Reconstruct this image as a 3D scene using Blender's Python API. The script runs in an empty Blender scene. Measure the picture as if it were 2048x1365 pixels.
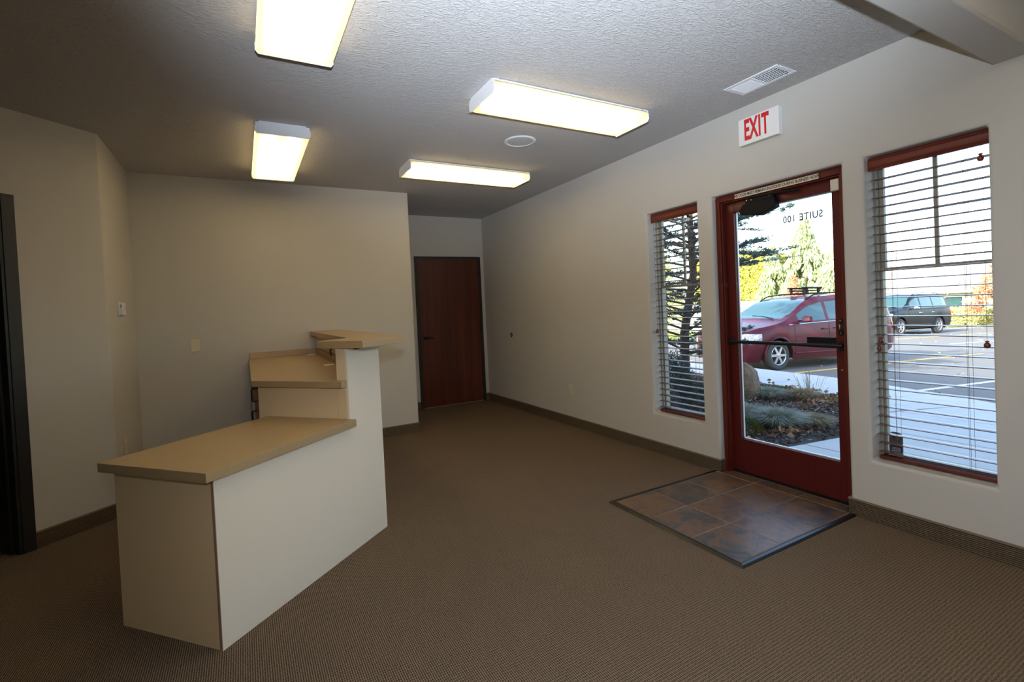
import bpy, bmesh, math, random
from mathutils import Vector, Matrix
random.seed(7)
C = bpy.context.scene.collection
S = bpy.context.scene
R = math.radians
# ---------------------------------------------------------------- camera
YAW, PIT, ROL = 0.50500795, -0.02078468, -0.0462686
fw = Vector((math.sin(YAW)*math.cos(PIT), math.cos(YAW)*math.cos(PIT), math.sin(PIT)))
rt = Vector((math.cos(YAW), -math.sin(YAW), 0))
up = rt.cross(fw)
r2 = rt*math.cos(ROL) + up*math.sin(ROL)
u2 = -rt*math.sin(ROL) + up*math.cos(ROL)
cd = bpy.data.cameras.new('camera')
cam = bpy.data.objects.new('camera', cd); C.objects.link(cam)
m = Matrix((r2, u2, -fw)).transposed().to_4x4()
m.translation = (0, 0, 1.35)
cam.matrix_world = m
cd.sensor_width = 36; cd.lens = 975.0187/2048*36
cd.shift_y = -44.96/2048
cd.clip_start = .02; cd.clip_end = 400
S.camera = cam
# ---------------------------------------------------------------- world, sun, flash, exposure
S.view_settings.view_transform = 'Standard'; S.view_settings.look = 'None'
S.view_settings.exposure = 0.0; S.view_settings.gamma = 1.0
S.view_settings.use_curve_mapping = False
S.cycles.max_bounces = 10; S.cycles.diffuse_bounces = 6; S.cycles.transmission_bounces = 8
S.cycles.transparent_max_bounces = 16; S.cycles.use_denoising = True
S.cycles.sample_clamp_indirect = 6.0
S.cycles.caustics_reflective = False; S.cycles.caustics_refractive = False
w = bpy.data.worlds.new('world'); S.world = w; w.use_nodes = True
nt = w.node_tree; bg = nt.nodes['Background']
sky = nt.nodes.new('ShaderNodeTexSky'); sky.sky_type = 'NISHITA'
sky.sun_disc = False; sky.sun_elevation = R(27); sky.sun_rotation = R(-92)
sky.air_density = 1.0; sky.dust_density = 2.5; sky.ozone_density = 1.0
nt.links.new(sky.outputs[0], bg.inputs[0]); bg.inputs[1].default_value = 1.0
sl = bpy.data.lights.new('sun', 'SUN'); sl.energy = 15.0; sl.angle = R(.6); sl.color = (1, .93, .80)
sun = bpy.data.objects.new('sun', sl); C.objects.link(sun)
sun.rotation_euler = Vector((-.98, -.06, math.tan(R(27)))).to_track_quat('Z', 'Y').to_euler()
# the photographer's flash gun, head turned up and to the right
def aim(az, el): return Vector((math.sin(R(az))*math.cos(R(el)), math.cos(R(az))*math.cos(R(el)), math.sin(R(el))))
for nm, pw, sz, AIM in (('flash_gun', 760, 86, aim(36, 40)), ('flash_spill', 130, 152, aim(54, -8))):
    fl = bpy.data.lights.new(nm, 'SPOT'); fl.energy = pw; fl.color = (.82, .92, 1.08)
    fl.spot_size = R(sz); fl.spot_blend = 1.0; fl.shadow_soft_size = .018
    flash = bpy.data.objects.new(nm, fl); C.objects.link(flash)
    flash.location = (.01, 0, 1.56); flash.rotation_euler = (-AIM).to_track_quat('Z', 'Y').to_euler()
# ---------------------------------------------------------------- helpers
def mat(name, col, rough=.6, metal=0.0, spec=.5, noise=None, bump=None, coat=0.0, tint2=None, var=.0, coords='Object'):
    """noise=(scale, second colour, contrast) ; bump=(scale, strength, distance)"""
    mm = bpy.data.materials.new(name); mm.use_nodes = True
    t = mm.node_tree; b = t.nodes['Principled BSDF']
    b.inputs['Base Color'].default_value = (*col, 1); b.inputs['Roughness'].default_value = rough
    b.inputs['Metallic'].default_value = metal; b.inputs['Specular IOR Level'].default_value = spec
    b.inputs['Coat Weight'].default_value = coat
    tc = t.nodes.new('ShaderNodeTexCoord')
    if noise:
        n = t.nodes.new('ShaderNodeTexNoise'); n.inputs['Scale'].default_value = noise[0]; n.inputs['Detail'].default_value = 6
        t.links.new(tc.outputs[coords], n.inputs['Vector'])
        cr = t.nodes.new('ShaderNodeValToRGB'); k = noise[2]
        cr.color_ramp.elements[0].position = .5-k; cr.color_ramp.elements[1].position = .5+k
        cr.color_ramp.elements[0].color = (*col, 1); cr.color_ramp.elements[1].color = (*noise[1], 1)
        t.links.new(n.outputs['Fac'], cr.inputs[0]); t.links.new(cr.outputs[0], b.inputs['Base Color'])
    if bump:
        n = t.nodes.new('ShaderNodeTexNoise'); n.inputs['Scale'].default_value = bump[0]; n.inputs['Detail'].default_value = 4
        t.links.new(tc.outputs[coords], n.inputs['Vector'])
        bp = t.nodes.new('ShaderNodeBump'); bp.inputs['Strength'].default_value = bump[1]; bp.inputs['Distance'].default_value = bump[2]
        t.links.new(n.outputs['Fac'], bp.inputs['Height']); t.links.new(bp.outputs[0], b.inputs['Normal'])
    return mm

def leafmat(name, a, b_, scale=3.0, rough=.7, trans=.25):
    mm = mat(name, a, rough, noise=(scale, b_, .18), spec=.25)
    t = mm.node_tree; p = t.nodes['Principled BSDF']; o = t.nodes['Material Output']
    tr = t.nodes.new('ShaderNodeBsdfTranslucent'); mx = t.nodes.new('ShaderNodeMixShader'); mx.inputs[0].default_value = trans
    src = [l.from_socket for l in t.links if l.to_socket == p.inputs['Base Color']][0]
    t.links.new(src, tr.inputs['Color']); t.links.new(p.outputs[0], mx.inputs[1]); t.links.new(tr.outputs[0], mx.inputs[2])
    t.links.new(mx.outputs[0], o.inputs['Surface'])
    return mm

def wood(name, a, b_, rough=.35, scale=(1, 1, .06), sc=14, coat=.3):
    mm = mat(name, a, rough, coat=coat, spec=.25)
    t = mm.node_tree; p = t.nodes['Principled BSDF']
    tc = t.nodes.new('ShaderNodeTexCoord'); mp = t.nodes.new('ShaderNodeMapping'); mp.inputs['Scale'].default_value = scale
    n = t.nodes.new('ShaderNodeTexNoise'); n.inputs['Scale'].default_value = sc; n.inputs['Detail'].default_value = 8; n.inputs['Distortion'].default_value = .6
    cr = t.nodes.new('ShaderNodeValToRGB'); cr.color_ramp.elements[0].position = .32; cr.color_ramp.elements[1].position = .68
    cr.color_ramp.elements[0].color = (*a, 1); cr.color_ramp.elements[1].color = (*b_, 1)
    t.links.new(tc.outputs['Object'], mp.inputs[0]); t.links.new(mp.outputs[0], n.inputs['Vector'])
    t.links.new(n.outputs['Fac'], cr.inputs[0]); t.links.new(cr.outputs[0], p.inputs['Base Color'])
    return mm

class MB:
    def __init__(s): s.v = []; s.f = []; s.m = []
    def add(s, vs, fs, mi=0):
        o = len(s.v); s.v += [tuple(v) for v in vs]; s.f += [tuple(i+o for i in f) for f in fs]; s.m += [mi]*len(fs); return s
    def box(s, a, b, mi=0):
        x0, x1 = sorted((a[0], b[0])); y0, y1 = sorted((a[1], b[1])); z0, z1 = sorted((a[2], b[2]))
        return s.add([(x0,y0,z0),(x1,y0,z0),(x1,y1,z0),(x0,y1,z0),(x0,y0,z1),(x1,y0,z1),(x1,y1,z1),(x0,y1,z1)],
                     [(0,3,2,1),(4,5,6,7),(0,1,5,4),(1,2,6,5),(2,3,7,6),(3,0,4,7)], mi)
    def prism(s, poly, z0, z1, mi=0, axis='z'):
        n = len(poly)
        ar = sum(poly[i][0]*poly[(i+1) % n][1]-poly[(i+1) % n][0]*poly[i][1] for i in range(n))
        if ar < 0: poly = poly[::-1]
        f3 = {'z': lambda p, q: (p[0], p[1], q), 'x': lambda p, q: (q, p[0], p[1]), 'y': lambda p, q: (p[0], q, p[1])}[axis]
        vs = [f3(p, z0) for p in poly]+[f3(p, z1) for p in poly]
        fs = [tuple(reversed(range(n))), tuple(range(n, 2*n))]+[(i, (i+1) % n, (i+1) % n+n, i+n) for i in range(n)]
        return s.add(vs, fs, mi)
    def tube(s, pts, r, seg=8, mi=0, caps=True):
        pts = [Vector(p) for p in pts]; rr = r if isinstance(r, (list, tuple)) else [r]*len(pts)
        rings = []
        prev = None
        for i, p in enumerate(pts):
            d = (pts[min(i+1, len(pts)-1)]-pts[max(i-1, 0)]).normalized()
            if prev is None:
                a = d.cross(Vector((0, 0, 1)))
                if a.length < .05: a = d.cross(Vector((0, 1, 0)))
            else: a = prev-d*prev.dot(d)
            a.normalize(); prev = a; b = d.cross(a)
            rings.append([p+(a*math.cos(k*2*math.pi/seg)+b*math.sin(k*2*math.pi/seg))*rr[i] for k in range(seg)])
        vs = [q for g in rings for q in g]; fs = []
        for i in range(len(pts)-1):
            for k in range(seg): fs.append((i*seg+k, i*seg+(k+1) % seg, (i+1)*seg+(k+1) % seg, (i+1)*seg+k))
        if caps: fs += [tuple(reversed(range(seg))), tuple(range(len(vs)-seg, len(vs)))]
        return s.add(vs, fs, mi)
    def lathe(s, prof, c=(0, 0, 0), axis='z', seg=24, mi=0, cap=True):
        vs = []; fs = []; n = len(prof)
        for k in range(seg):
            a = 2*math.pi*k/seg
            for (r, h) in prof:
                p = {'z': (r*math.cos(a), r*math.sin(a), h), 'x': (h, r*math.cos(a), r*math.sin(a)), 'y': (r*math.sin(a), h, r*math.cos(a))}[axis]
                vs.append((p[0]+c[0], p[1]+c[1], p[2]+c[2]))
        for k in range(seg):
            for i in range(n-1): fs.append((k*n+i, ((k+1) % seg)*n+i, ((k+1) % seg)*n+i+1, k*n+i+1))
        if cap:
            if prof[0][0] > 1e-6: fs.append(tuple(k*n for k in reversed(range(seg))))
            if prof[-1][0] > 1e-6: fs.append(tuple(k*n+n-1 for k in range(seg)))
        return s.add(vs, fs, mi)
    def build(s, name, mats, parent=None, bevel=0, seg=2, smooth=False, loc=None, rz=0, kind=None, ang=35):
        me = bpy.data.meshes.new(name); me.from_pydata(s.v, [], s.f)
        for q in (mats if isinstance(mats, (list, tuple)) else [mats]): me.materials.append(q)
        me.polygons.foreach_set('material_index', s.m)
        if smooth: me.polygons.foreach_set('use_smooth', [True]*len(me.polygons))
        me.update()
        bm = bmesh.new(); bm.from_mesh(me); bmesh.ops.recalc_face_normals(bm, faces=bm.faces); bm.to_mesh(me); bm.free()
        o = bpy.data.objects.new(name, me); C.objects.link(o)
        if parent: o.parent = parent
        if loc is not None: o.location = loc
        if rz: o.rotation_euler.z = rz
        if bevel:
            b = o.modifiers.new('bevel', 'BEVEL'); b.width = bevel; b.segments = seg; b.limit_method = 'ANGLE'; b.angle_limit = R(40)
            if smooth is False and seg > 1: me.polygons.foreach_set('use_smooth', [True]*len(me.polygons)); me.set_sharp_from_angle(angle=R(ang))
        elif smooth: me.set_sharp_from_angle(angle=R(ang))
        if kind: o['kind'] = kind
        return o

def tag(o, label=None, cat=None, group=None, kind=None):
    if label: o['label'] = label
    if cat: o['category'] = cat
    if group: o['group'] = group
    if kind: o['kind'] = kind
    return o
def empty(name, loc=(0, 0, 0), rz=0, label=None, cat=None, group=None, kind=None):
    o = bpy.data.objects.new(name, None); C.objects.link(o); o.location = loc; o.rotation_euler.z = rz; o.empty_display_size = .1
    return tag(o, label, cat, group, kind)
def text(name, body, material, parent, loc, rot, size, sx=1.0, depth=.0006, align='CENTER', space=1.0, bold=0.0):
    cu = bpy.data.curves.new(name, 'FONT'); cu.body = body; cu.size = size; cu.extrude = depth; cu.align_x = align; cu.align_y = 'CENTER'
    cu.space_character = space; cu.offset = bold; cu.materials.append(material)
    tmp = bpy.data.objects.new(name+'_outline', cu); me = bpy.data.meshes.new_from_object(tmp)
    bpy.data.objects.remove(tmp); me.name = name
    if not me.materials: me.materials.append(material)
    o = bpy.data.objects.new(name, me); C.objects.link(o); o.parent = parent; o.location = loc
    o.rotation_euler = rot; o.scale = (sx, 1, 1)
    return o
FACE_IN = (R(90), 0, R(-90))      # text read from inside, on the right-hand wall
FACE_OUT = (R(90), 0, R(90))      # text read from outside
# ---------------------------------------------------------------- materials
def paint(name, col, bs, st, dist):
    mm = mat(name, col, .75, spec=.25, bump=(bs, st, dist), coords='Object'); return mm
M = {}
M['paint'] = paint('wall_paint', (.52, .50, .455), 90, .10, .004)
M['ceil'] = mat('ceiling_paint', (.50, .49, .475), .8, spec=.2)
t = M['ceil'].node_tree; p = t.nodes['Principled BSDF']; tc = t.nodes.new('ShaderNodeTexCoord')
mp = t.nodes.new('ShaderNodeMapping'); mp.inputs['Scale'].default_value = (1, 2.2, 1); mp.inputs['Rotation'].default_value = (0, 0, .5)
n1 = t.nodes.new('ShaderNodeTexNoise'); n1.inputs['Scale'].default_value = 19; n1.inputs['Detail'].default_value = 3; n1.inputs['Distortion'].default_value = 2.2
cr = t.nodes.new('ShaderNodeValToRGB'); cr.color_ramp.elements[0].position = .47; cr.color_ramp.elements[1].position = .56
bp = t.nodes.new('ShaderNodeBump'); bp.inputs['Strength'].default_value = .6; bp.inputs['Distance'].default_value = .004
t.links.new(tc.outputs['Object'], mp.inputs[0]); t.links.new(mp.outputs[0], n1.inputs['Vector']); t.links.new(n1.outputs['Fac'], cr.inputs[0])
t.links.new(cr.outputs[0], bp.inputs['Height']); t.links.new(bp.outputs[0], p.inputs['Normal'])
# ribbed loop carpet
def carpet(name, a, b_, rot=0):
    mm = mat(name, a, .95, spec=.1); t = mm.node_tree; p = t.nodes['Principled BSDF']
    tc = t.nodes.new('ShaderNodeTexCoord'); mp = t.nodes.new('ShaderNodeMapping'); mp.inputs['Rotation'].default_value = (0, 0, rot)
    t.links.new(tc.outputs['Object'], mp.inputs[0])
    w1 = t.nodes.new('ShaderNodeTexWave'); w1.wave_type = 'BANDS'; w1.bands_direction = 'X'; w1.inputs['Scale'].default_value = 38; w1.inputs['Distortion'].default_value = 1.0; w1.inputs['Detail Scale'].default_value = 3
    w2 = t.nodes.new('ShaderNodeTexWave'); w2.wave_type = 'BANDS'; w2.bands_direction = 'Y'; w2.inputs['Scale'].default_value = 24; w2.inputs['Distortion'].default_value = 2.0
    ns = t.nodes.new('ShaderNodeTexNoise'); ns.inputs['Scale'].default_value = 130; ns.inputs['Detail'].default_value = 2
    big = t.nodes.new('ShaderNodeTexNoise'); big.inputs['Scale'].default_value = 1.3; big.inputs['Detail'].default_value = 3
    for q in (w1, w2, ns, big): t.links.new(mp.outputs[0], q.inputs['Vector'])
    mu = t.nodes.new('ShaderNodeMath'); mu.operation = 'MULTIPLY_ADD'; t.links.new(w1.outputs['Fac'], mu.inputs[0]); mu.inputs[1].default_value = .5
    m2 = t.nodes.new('ShaderNodeMath'); m2.operation = 'MULTIPLY'; t.links.new(w2.outputs['Fac'], m2.inputs[0]); m2.inputs[1].default_value = .22
    t.links.new(m2.outputs[0], mu.inputs[2])
    m3 = t.nodes.new('ShaderNodeMath'); m3.operation = 'MULTIPLY_ADD'; t.links.new(ns.outputs['Fac'], m3.inputs[0]); m3.inputs[1].default_value = .55; t.links.new(mu.outputs[0], m3.inputs[2])
    cr = t.nodes.new('ShaderNodeValToRGB'); cr.color_ramp.elements[0].position = .30; cr.color_ramp.elements[1].position = .95
    cr.color_ramp.elements[0].color = (*b_, 1); cr.color_ramp.elements[1].color = (*a, 1)
    t.links.new(m3.outputs[0], cr.inputs[0]); t.links.new(cr.outputs[0], p.inputs['Base Color'])
    bp = t.nodes.new('ShaderNodeBump'); bp.inputs['Strength'].default_value = .8; bp.inputs['Distance'].default_value = .004
    t.links.new(m3.outputs[0], bp.inputs['Height']); t.links.new(bp.outputs[0], p.inputs['Normal'])
    return mm
M['carpet'] = carpet('loop_carpet', (.245, .180, .122), (.030, .020, .013))
M['cbase'] = mat('carpet_base', (.085, .060, .040), .95, spec=.1, noise=(160, (.15, .11, .07), .2))
t = M['cbase'].node_tree; p = t.nodes['Principled BSDF']; wv = t.nodes.new('ShaderNodeTexWave'); wv.bands_direction = 'Z'; wv.inputs['Scale'].default_value = 32
tc = t.nodes.new('ShaderNodeTexCoord'); t.links.new(tc.outputs['Object'], wv.inputs['Vector'])
bp = t.nodes.new('ShaderNodeBump'); bp.inputs['Strength'].default_value = .9; bp.inputs['Distance'].default_value = .004; t.links.new(wv.outputs['Fac'], bp.inputs['Height']); t.links.new(bp.outputs[0], p.inputs['Normal'])
M['bind'] = mat('base_binding', (.19, .14, .095), .8)
M['redwood'] = wood('door_frame_wood', (.080, .009, .005), (.125, .018, .008), .5, coat=.08)
M['doorleaf'] = wood('entry_door_paint', (.070, .006, .006), (.088, .009, .007), .5, coat=.08)
M['valance'] = wood('valance_wood', (.10, .018, .011), (.17, .035, .020), .45, scale=(1, .06, 1), sc=20)
M['slat'] = mat('blind_slat', (.15, .08, .065), .30, noise=(12, (.20, .11, .09), .2))
M['tassel'] = mat('tassel_wood', (.16, .035, .018), .35)
M['cord'] = mat('cord', (.09, .06, .05), .8)
M['cherry'] = wood('cherry_door', (.055, .014, .008), (.10, .027, .014), .38, sc=9)
M['blackpaint'] = mat('black_trim_paint', (.012, .012, .012), .5)
M['black'] = mat('black_metal', (.009, .009, .010), .4, spec=.3)
M['blackplastic'] = mat('black_plastic', (.006, .006, .007), .6, spec=.2)
M['white'] = mat('white_enamel', (.78, .79, .80), .35)
M['whiteplastic'] = mat('white_plastic', (.80, .79, .76), .45)
M['almond'] = mat('almond_plastic', (.62, .55, .40), .45)
M['cream'] = mat('sensor_plastic', (.62, .57, .47), .5)
M['red'] = mat('exit_letter_red', (.62, .012, .018), .5)
M['dark'] = mat('dark_gap', (.01, .01, .01), .9)
M['lam_top'] = mat('laminate_tan', (.33, .225, .105), .38, noise=(260, (.40, .28, .14), .15))
M['lam_side'] = mat('laminate_cream', (.74, .55, .31), .5, noise=(200, (.77, .58, .335), .2))
M['lam_front'] = mat('laminate_offwhite', (.76, .66, .52), .5, noise=(200, (.79, .69, .55), .2))
M['mdf'] = mat('panel_edge', (.30, .16, .10), .8)
M['vinyl'] = mat('window_vinyl', (.36, .33, .25), .5)
M['alum'] = mat('aluminium_bead', (.72, .74, .76), .35, metal=.3)
M['brass'] = mat('brass', (.60, .42, .18), .3, metal=1)
M['steel'] = mat('steel', (.6, .6, .62), .3, metal=1)
M['sticker'] = mat('sticker_cream', (.62, .56, .42), .5)
M['ink'] = mat('black_ink', (.012, .011, .010), .6)
M['greyink'] = mat('grey_vinyl_letter', (.10, .11, .13), .6)
M['rubber'] = mat('edge_strip_rubber', (.010, .010, .010), .32)
M['grout'] = mat('grout', (.20, .165, .12), .9)
def glass(name, tint=(1, 1, 1), refl=.07):
    g = bpy.data.materials.new(name); g.use_nodes = True; t = g.node_tree; t.nodes.remove(t.nodes['Principled BSDF'])
    tr = t.nodes.new('ShaderNodeBsdfTransparent'); tr.inputs[0].default_value = (*tint, 1)
    gl = t.nodes.new('ShaderNodeBsdfGlossy'); gl.inputs['Roughness'].default_value = .02
    fr = t.nodes.new('ShaderNodeFresnel'); fr.inputs[0].default_value = 1.45
    ge = t.nodes.new('ShaderNodeNewGeometry'); ma = t.nodes.new('ShaderNodeMath'); ma.operation = 'MULTIPLY_ADD'   # same index of refraction from both sides
    ma.inputs[1].default_value = 1/1.45-1.45; ma.inputs[2].default_value = 1.45
    t.links.new(ge.outputs['Backfacing'], ma.inputs[0]); t.links.new(ma.outputs[0], fr.inputs[0])
    mx = t.nodes.new('ShaderNodeMixShader'); o = t.nodes['Material Output']
    t.links.new(fr.outputs[0], mx.inputs[0]); t.links.new(tr.outputs[0], mx.inputs[1]); t.links.new(gl.outputs[0], mx.inputs[2]); t.links.new(mx.outputs[0], o.inputs[0])
    return g
M['glass'] = glass('window_glass', (.95, .97, .97))
def emis(name, col, st):
    g = bpy.data.materials.new(name); g.use_nodes = True; t = g.node_tree; t.nodes.remove(t.nodes['Principled BSDF'])
    e = t.nodes.new('ShaderNodeEmission'); e.inputs[0].default_value = (*col, 1); e.inputs[1].default_value = st
    t.links.new(e.outputs[0], t.nodes['Material Output'].inputs[0]); return g
M['tube'] = emis('fluorescent_tube', (1.0, .77, .43), 35)
g = bpy.data.materials.new('prismatic_diffuser'); g.use_nodes = True; t = g.node_tree; t.nodes.remove(t.nodes['Principled BSDF']); M['diffuser'] = g
tl = t.nodes.new('ShaderNodeBsdfTranslucent'); tl.inputs[0].default_value = (.42, .385, .30, 1)
df = t.nodes.new('ShaderNodeBsdfDiffuse'); df.inputs[0].default_value = (.8, .8, .78, 1)
tp = t.nodes.new('ShaderNodeBsdfTransparent'); m1 = t.nodes.new('ShaderNodeMixShader'); m1.inputs[0].default_value = .12
m2 = t.nodes.new('ShaderNodeMixShader'); m2.inputs[0].default_value = .19
t.links.new(tl.outputs[0], m1.inputs[1]); t.links.new(df.outputs[0], m1.inputs[2]); t.links.new(m1.outputs[0], m2.inputs[1]); t.links.new(tp.outputs[0], m2.inputs[2]); t.links.new(m2.outputs[0], t.nodes['Material Output'].inputs[0])
# ---------------------------------------------------------------- the room shell
W, H = 3.19, 2.705
WT = .20                      # right wall thickness
# floor: one carpet slab
MB().box((-7, -3.2, -.12), (W+.09, 9, 0)).build('floor', M['carpet'], kind='structure')
MB().box((-7, -3.2, H), (W+.3, 9, H+.12)).build('ceiling', M['ceil'], kind='structure')
def wall_with_holes(name, x0, x1, ys, zs, holes, material):
    """wall in the plane x = x0, cells of the y/z grid minus the holes"""
    mb = MB(); ys = sorted(ys); zs = sorted(zs)
    solid = {}
    for i in range(len(ys)-1):
        for j in range(len(zs)-1):
            cy, cz = (ys[i]+ys[i+1])/2, (zs[j]+zs[j+1])/2
            solid[i, j] = not any(a < cy < b and c < cz < d for a, b, c, d in holes)
    vid = {}
    def V(i, j, k):
        if (i, j, k) not in vid: vid[i, j, k] = len(mb.v); mb.v.append(((x0, x1)[k], ys[i], zs[j]))
        return vid[i, j, k]
    def F(*q): mb.f.append(q); mb.m.append(0)
    for (i, j), s in solid.items():
        if not s: continue
        F(V(i, j, 0), V(i, j+1, 0), V(i+1, j+1, 0), V(i+1, j, 0)); F(V(i, j, 1), V(i+1, j, 1), V(i+1, j+1, 1), V(i, j+1, 1))
        for di, dj, a, b in ((-1, 0, (i, j), (i, j+1)), (1, 0, (i+1, j+1), (i+1, j)), (0, -1, (i+1, j), (i, j)), (0, 1, (i, j+1), (i+1, j+1))):
            if not solid.get((i+di, j+dj), False): F(V(*a, 0), V(*b, 0), V(*b, 1), V(*a, 1))
    return mb.build(name, material, bevel=.016, seg=3, kind='structure')
DY0, DY1, DZ = 1.605, 2.532, 2.130
B0, B1, BZ0, BZ1 = .945, 1.485, .356, 2.130
s0_, s1_, SZ0 = 2.672, 3.216, .356
holes = [(DY0, DY1, -1, DZ), (B0, B1, BZ0, BZ1), (s0_, s1_, SZ0, BZ1), (-2.2, -.9, BZ0, BZ1)]
wall_with_holes('wall_right', W, W+WT, [-3.2, -2.2, -.9, B0, B1, DY0, DY1, s0_, s1_, 6.75], [-.1, BZ0, DZ, H+.1], holes, M['paint'])
# rear windows of the same wall, behind the camera
b = empty('window_3', (W+.14, -1.55, 1.24), kind='structure')
mb = MB()
for a in ((-.65, -.60), (.60, .65), (-.02, .02)): mb.box((-.02, a[0], -.89), (.02, a[1], .89))
for a in ((-.89, -.84), (.84, .89), (.24, .27)): mb.box((-.02, -.65, a[0]), (.02, .65, a[1]))
mb.build('window_frame', M['vinyl'], b); MB().box((-.003, -.62, -.86), (.003, .62, .86)).build('pane', M['glass'], b)
# back wall of the hall, partition behind the counter, left side walls
MB().box((-3, 6.58, -.1), (W+.05, 6.72, H+.1)).build('wall_back', M['paint'], kind='structure')
MB().box((-.95, 5.38, -.1), (1.703, 5.51, H+.1)).build('wall_partition', M['paint'], bevel=.012, seg=3, kind='structure')
# left wall: short straight run, then the diagonal with a door opening, as one folded slab
dl = Vector((-.38, -.338, 0)).normalized(); nl = Vector((-dl.y, dl.x, 0))      # along the diagonal (to the lower left); nl points into the room?
A = Vector((-.825, 4.392, 0))
if nl.dot(Vector((0, 0, 0))-A) < 0: nl = -nl
def dpt(s, off=0.0): q = A+dl*s+nl*off; return (q.x, q.y)
OP0, OP1, OPZ = .545, 1.50, 2.135
TH = .13
MB().prism([(-.825, 5.45), (-.825, 4.392), dpt(OP0), dpt(OP0, -TH), (-.825-TH, 4.392+.05), (-.825-TH, 5.45)], -.1, H+.1).build('wall_left', M['paint'], bevel=.012, seg=3, kind='structure')
MB().prism([dpt(OP0-.02), dpt(OP1+.02), dpt(OP1+.02, -TH), dpt(OP0-.02, -TH)], OPZ, H+.1).build('wall_left_header', M['paint'], kind='structure')
MB().prism([dpt(OP1), dpt(3.2), dpt(3.2, -TH), dpt(OP1, -TH)], -.1, H+.1).build('wall_left_far', M['paint'], kind='structure')
e = dpt(3.2)
MB().box((e[0]-TH, -3.2, -.1), (e[0], e[1]+.05, H+.1)).build('wall_side', M['paint'], kind='structure')
MB().box((e[0]-TH, -3.2, -.1), (W+WT, -3.05, H+.1)).build('wall_front', M['paint'], kind='structure')
# the dark room seen through the left doorway
MB().box((-6.5, 7.33, -.1), (-.5, 7.45, H+.1)).build('wall_far_room', M['paint'], kind='structure')
MB().box((-6.6, -3, -.1), (-6.5, 7.45, H+.1)).build('wall_far_side', M['paint'], kind='structure')
MB().box((-1.08, 5.4, -.1), (-.96, 7.4, H+.1)).build('wall_far_return', M['paint'], kind='structure')
# ceiling beam crossing the room
MB().box((e[0]-.05, .772, 2.404), (W+.05, .928, H+.05)).build('trim_1', M['paint'], bevel=.014, seg=3, kind='structure')
# exterior mass: roof with eave, outer cladding, end walls
def roofpoly(y0, y1):
    prof = [(-9, 2.95), (4.05, 2.95), (4.05, 3.95), (-2, 5.7), (-9, 5.7)]
    vs = [(x, y0, z) for x, z in prof]+[(x, y1, z) for x, z in prof]; n = len(prof)
    return MB().add(vs, [tuple(range(n)), tuple(reversed(range(n, 2*n)))]+[(i, i+n, (i+1) % n+n, (i+1) % n) for i in range(n)])
roofpoly(-12, 8.0).build('roof', mat('roof_felt', (.22, .20, .18), .9), kind='structure')
MB().box((-9, 7.5, -.5), (W+WT, 7.9, 3)).build('wall_outside_end', M['paint'], kind='structure')
MB().box((-9, -12, -.5), (-8.8, 7.9, 3)).build('wall_outside_back', M['paint'], kind='structure')
# baseboards: carpet strip with a bound top edge
def base(name, p, q, n, trim=0.0):
    """strip from p to q on the wall, n = unit normal into the room"""
    p = Vector((*p, 0)); q = Vector((*q, 0)); n = Vector((*n, 0)).normalized(); tk = .009
    o = MB().prism([tuple((p)[:2]), tuple(q[:2]), tuple((q+n*tk)[:2]), tuple((p+n*tk)[:2])], 0, .096).build(name, M['cbase'], kind='structure')
    MB().prism([tuple((p)[:2]), tuple(q[:2]), tuple((q+n*(tk+.003))[:2]), tuple((p+n*(tk+.003))[:2])], .096, .104).build('binding', M['bind'], o)
    return o
base('baseboard_right', (W, DY1+.001), (W, 6.58), (-1, 0))
base('baseboard_right_near', (W, -3.05), (W, DY0-.001), (-1, 0))
base('baseboard_jamb_near', (W-.010, DY0), (W+.05, DY0), (0, 1))
base('baseboard_jamb', (W-.010, DY1), (W+.05, DY1), (0, -1))
base('baseboard_partition', (.76, 5.38), (1.703, 5.38), (0, -1))
base('baseboard_partition_end', (1.703, 5.375), (1.703, 5.51), (1, 0))
base('baseboard_behind_counter', (-.825, 5.38), (.06, 5.38), (0, -1))
base('baseboard_back_left', (.5, 6.58), (2.12, 6.58), (0, -1))
base('baseboard_back_right', (3.135, 6.58), (W, 6.58), (0, -1))
base('baseboard_left', (-.825, 4.392), (-.825, 5.38), (1, 0))
base('baseboard_diagonal', dpt(0), dpt(OP0-.06), tuple(nl[:2]))
base('baseboard_far_room', (-6.5, 7.33), (-1.1, 7.33), (0, -1))
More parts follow.
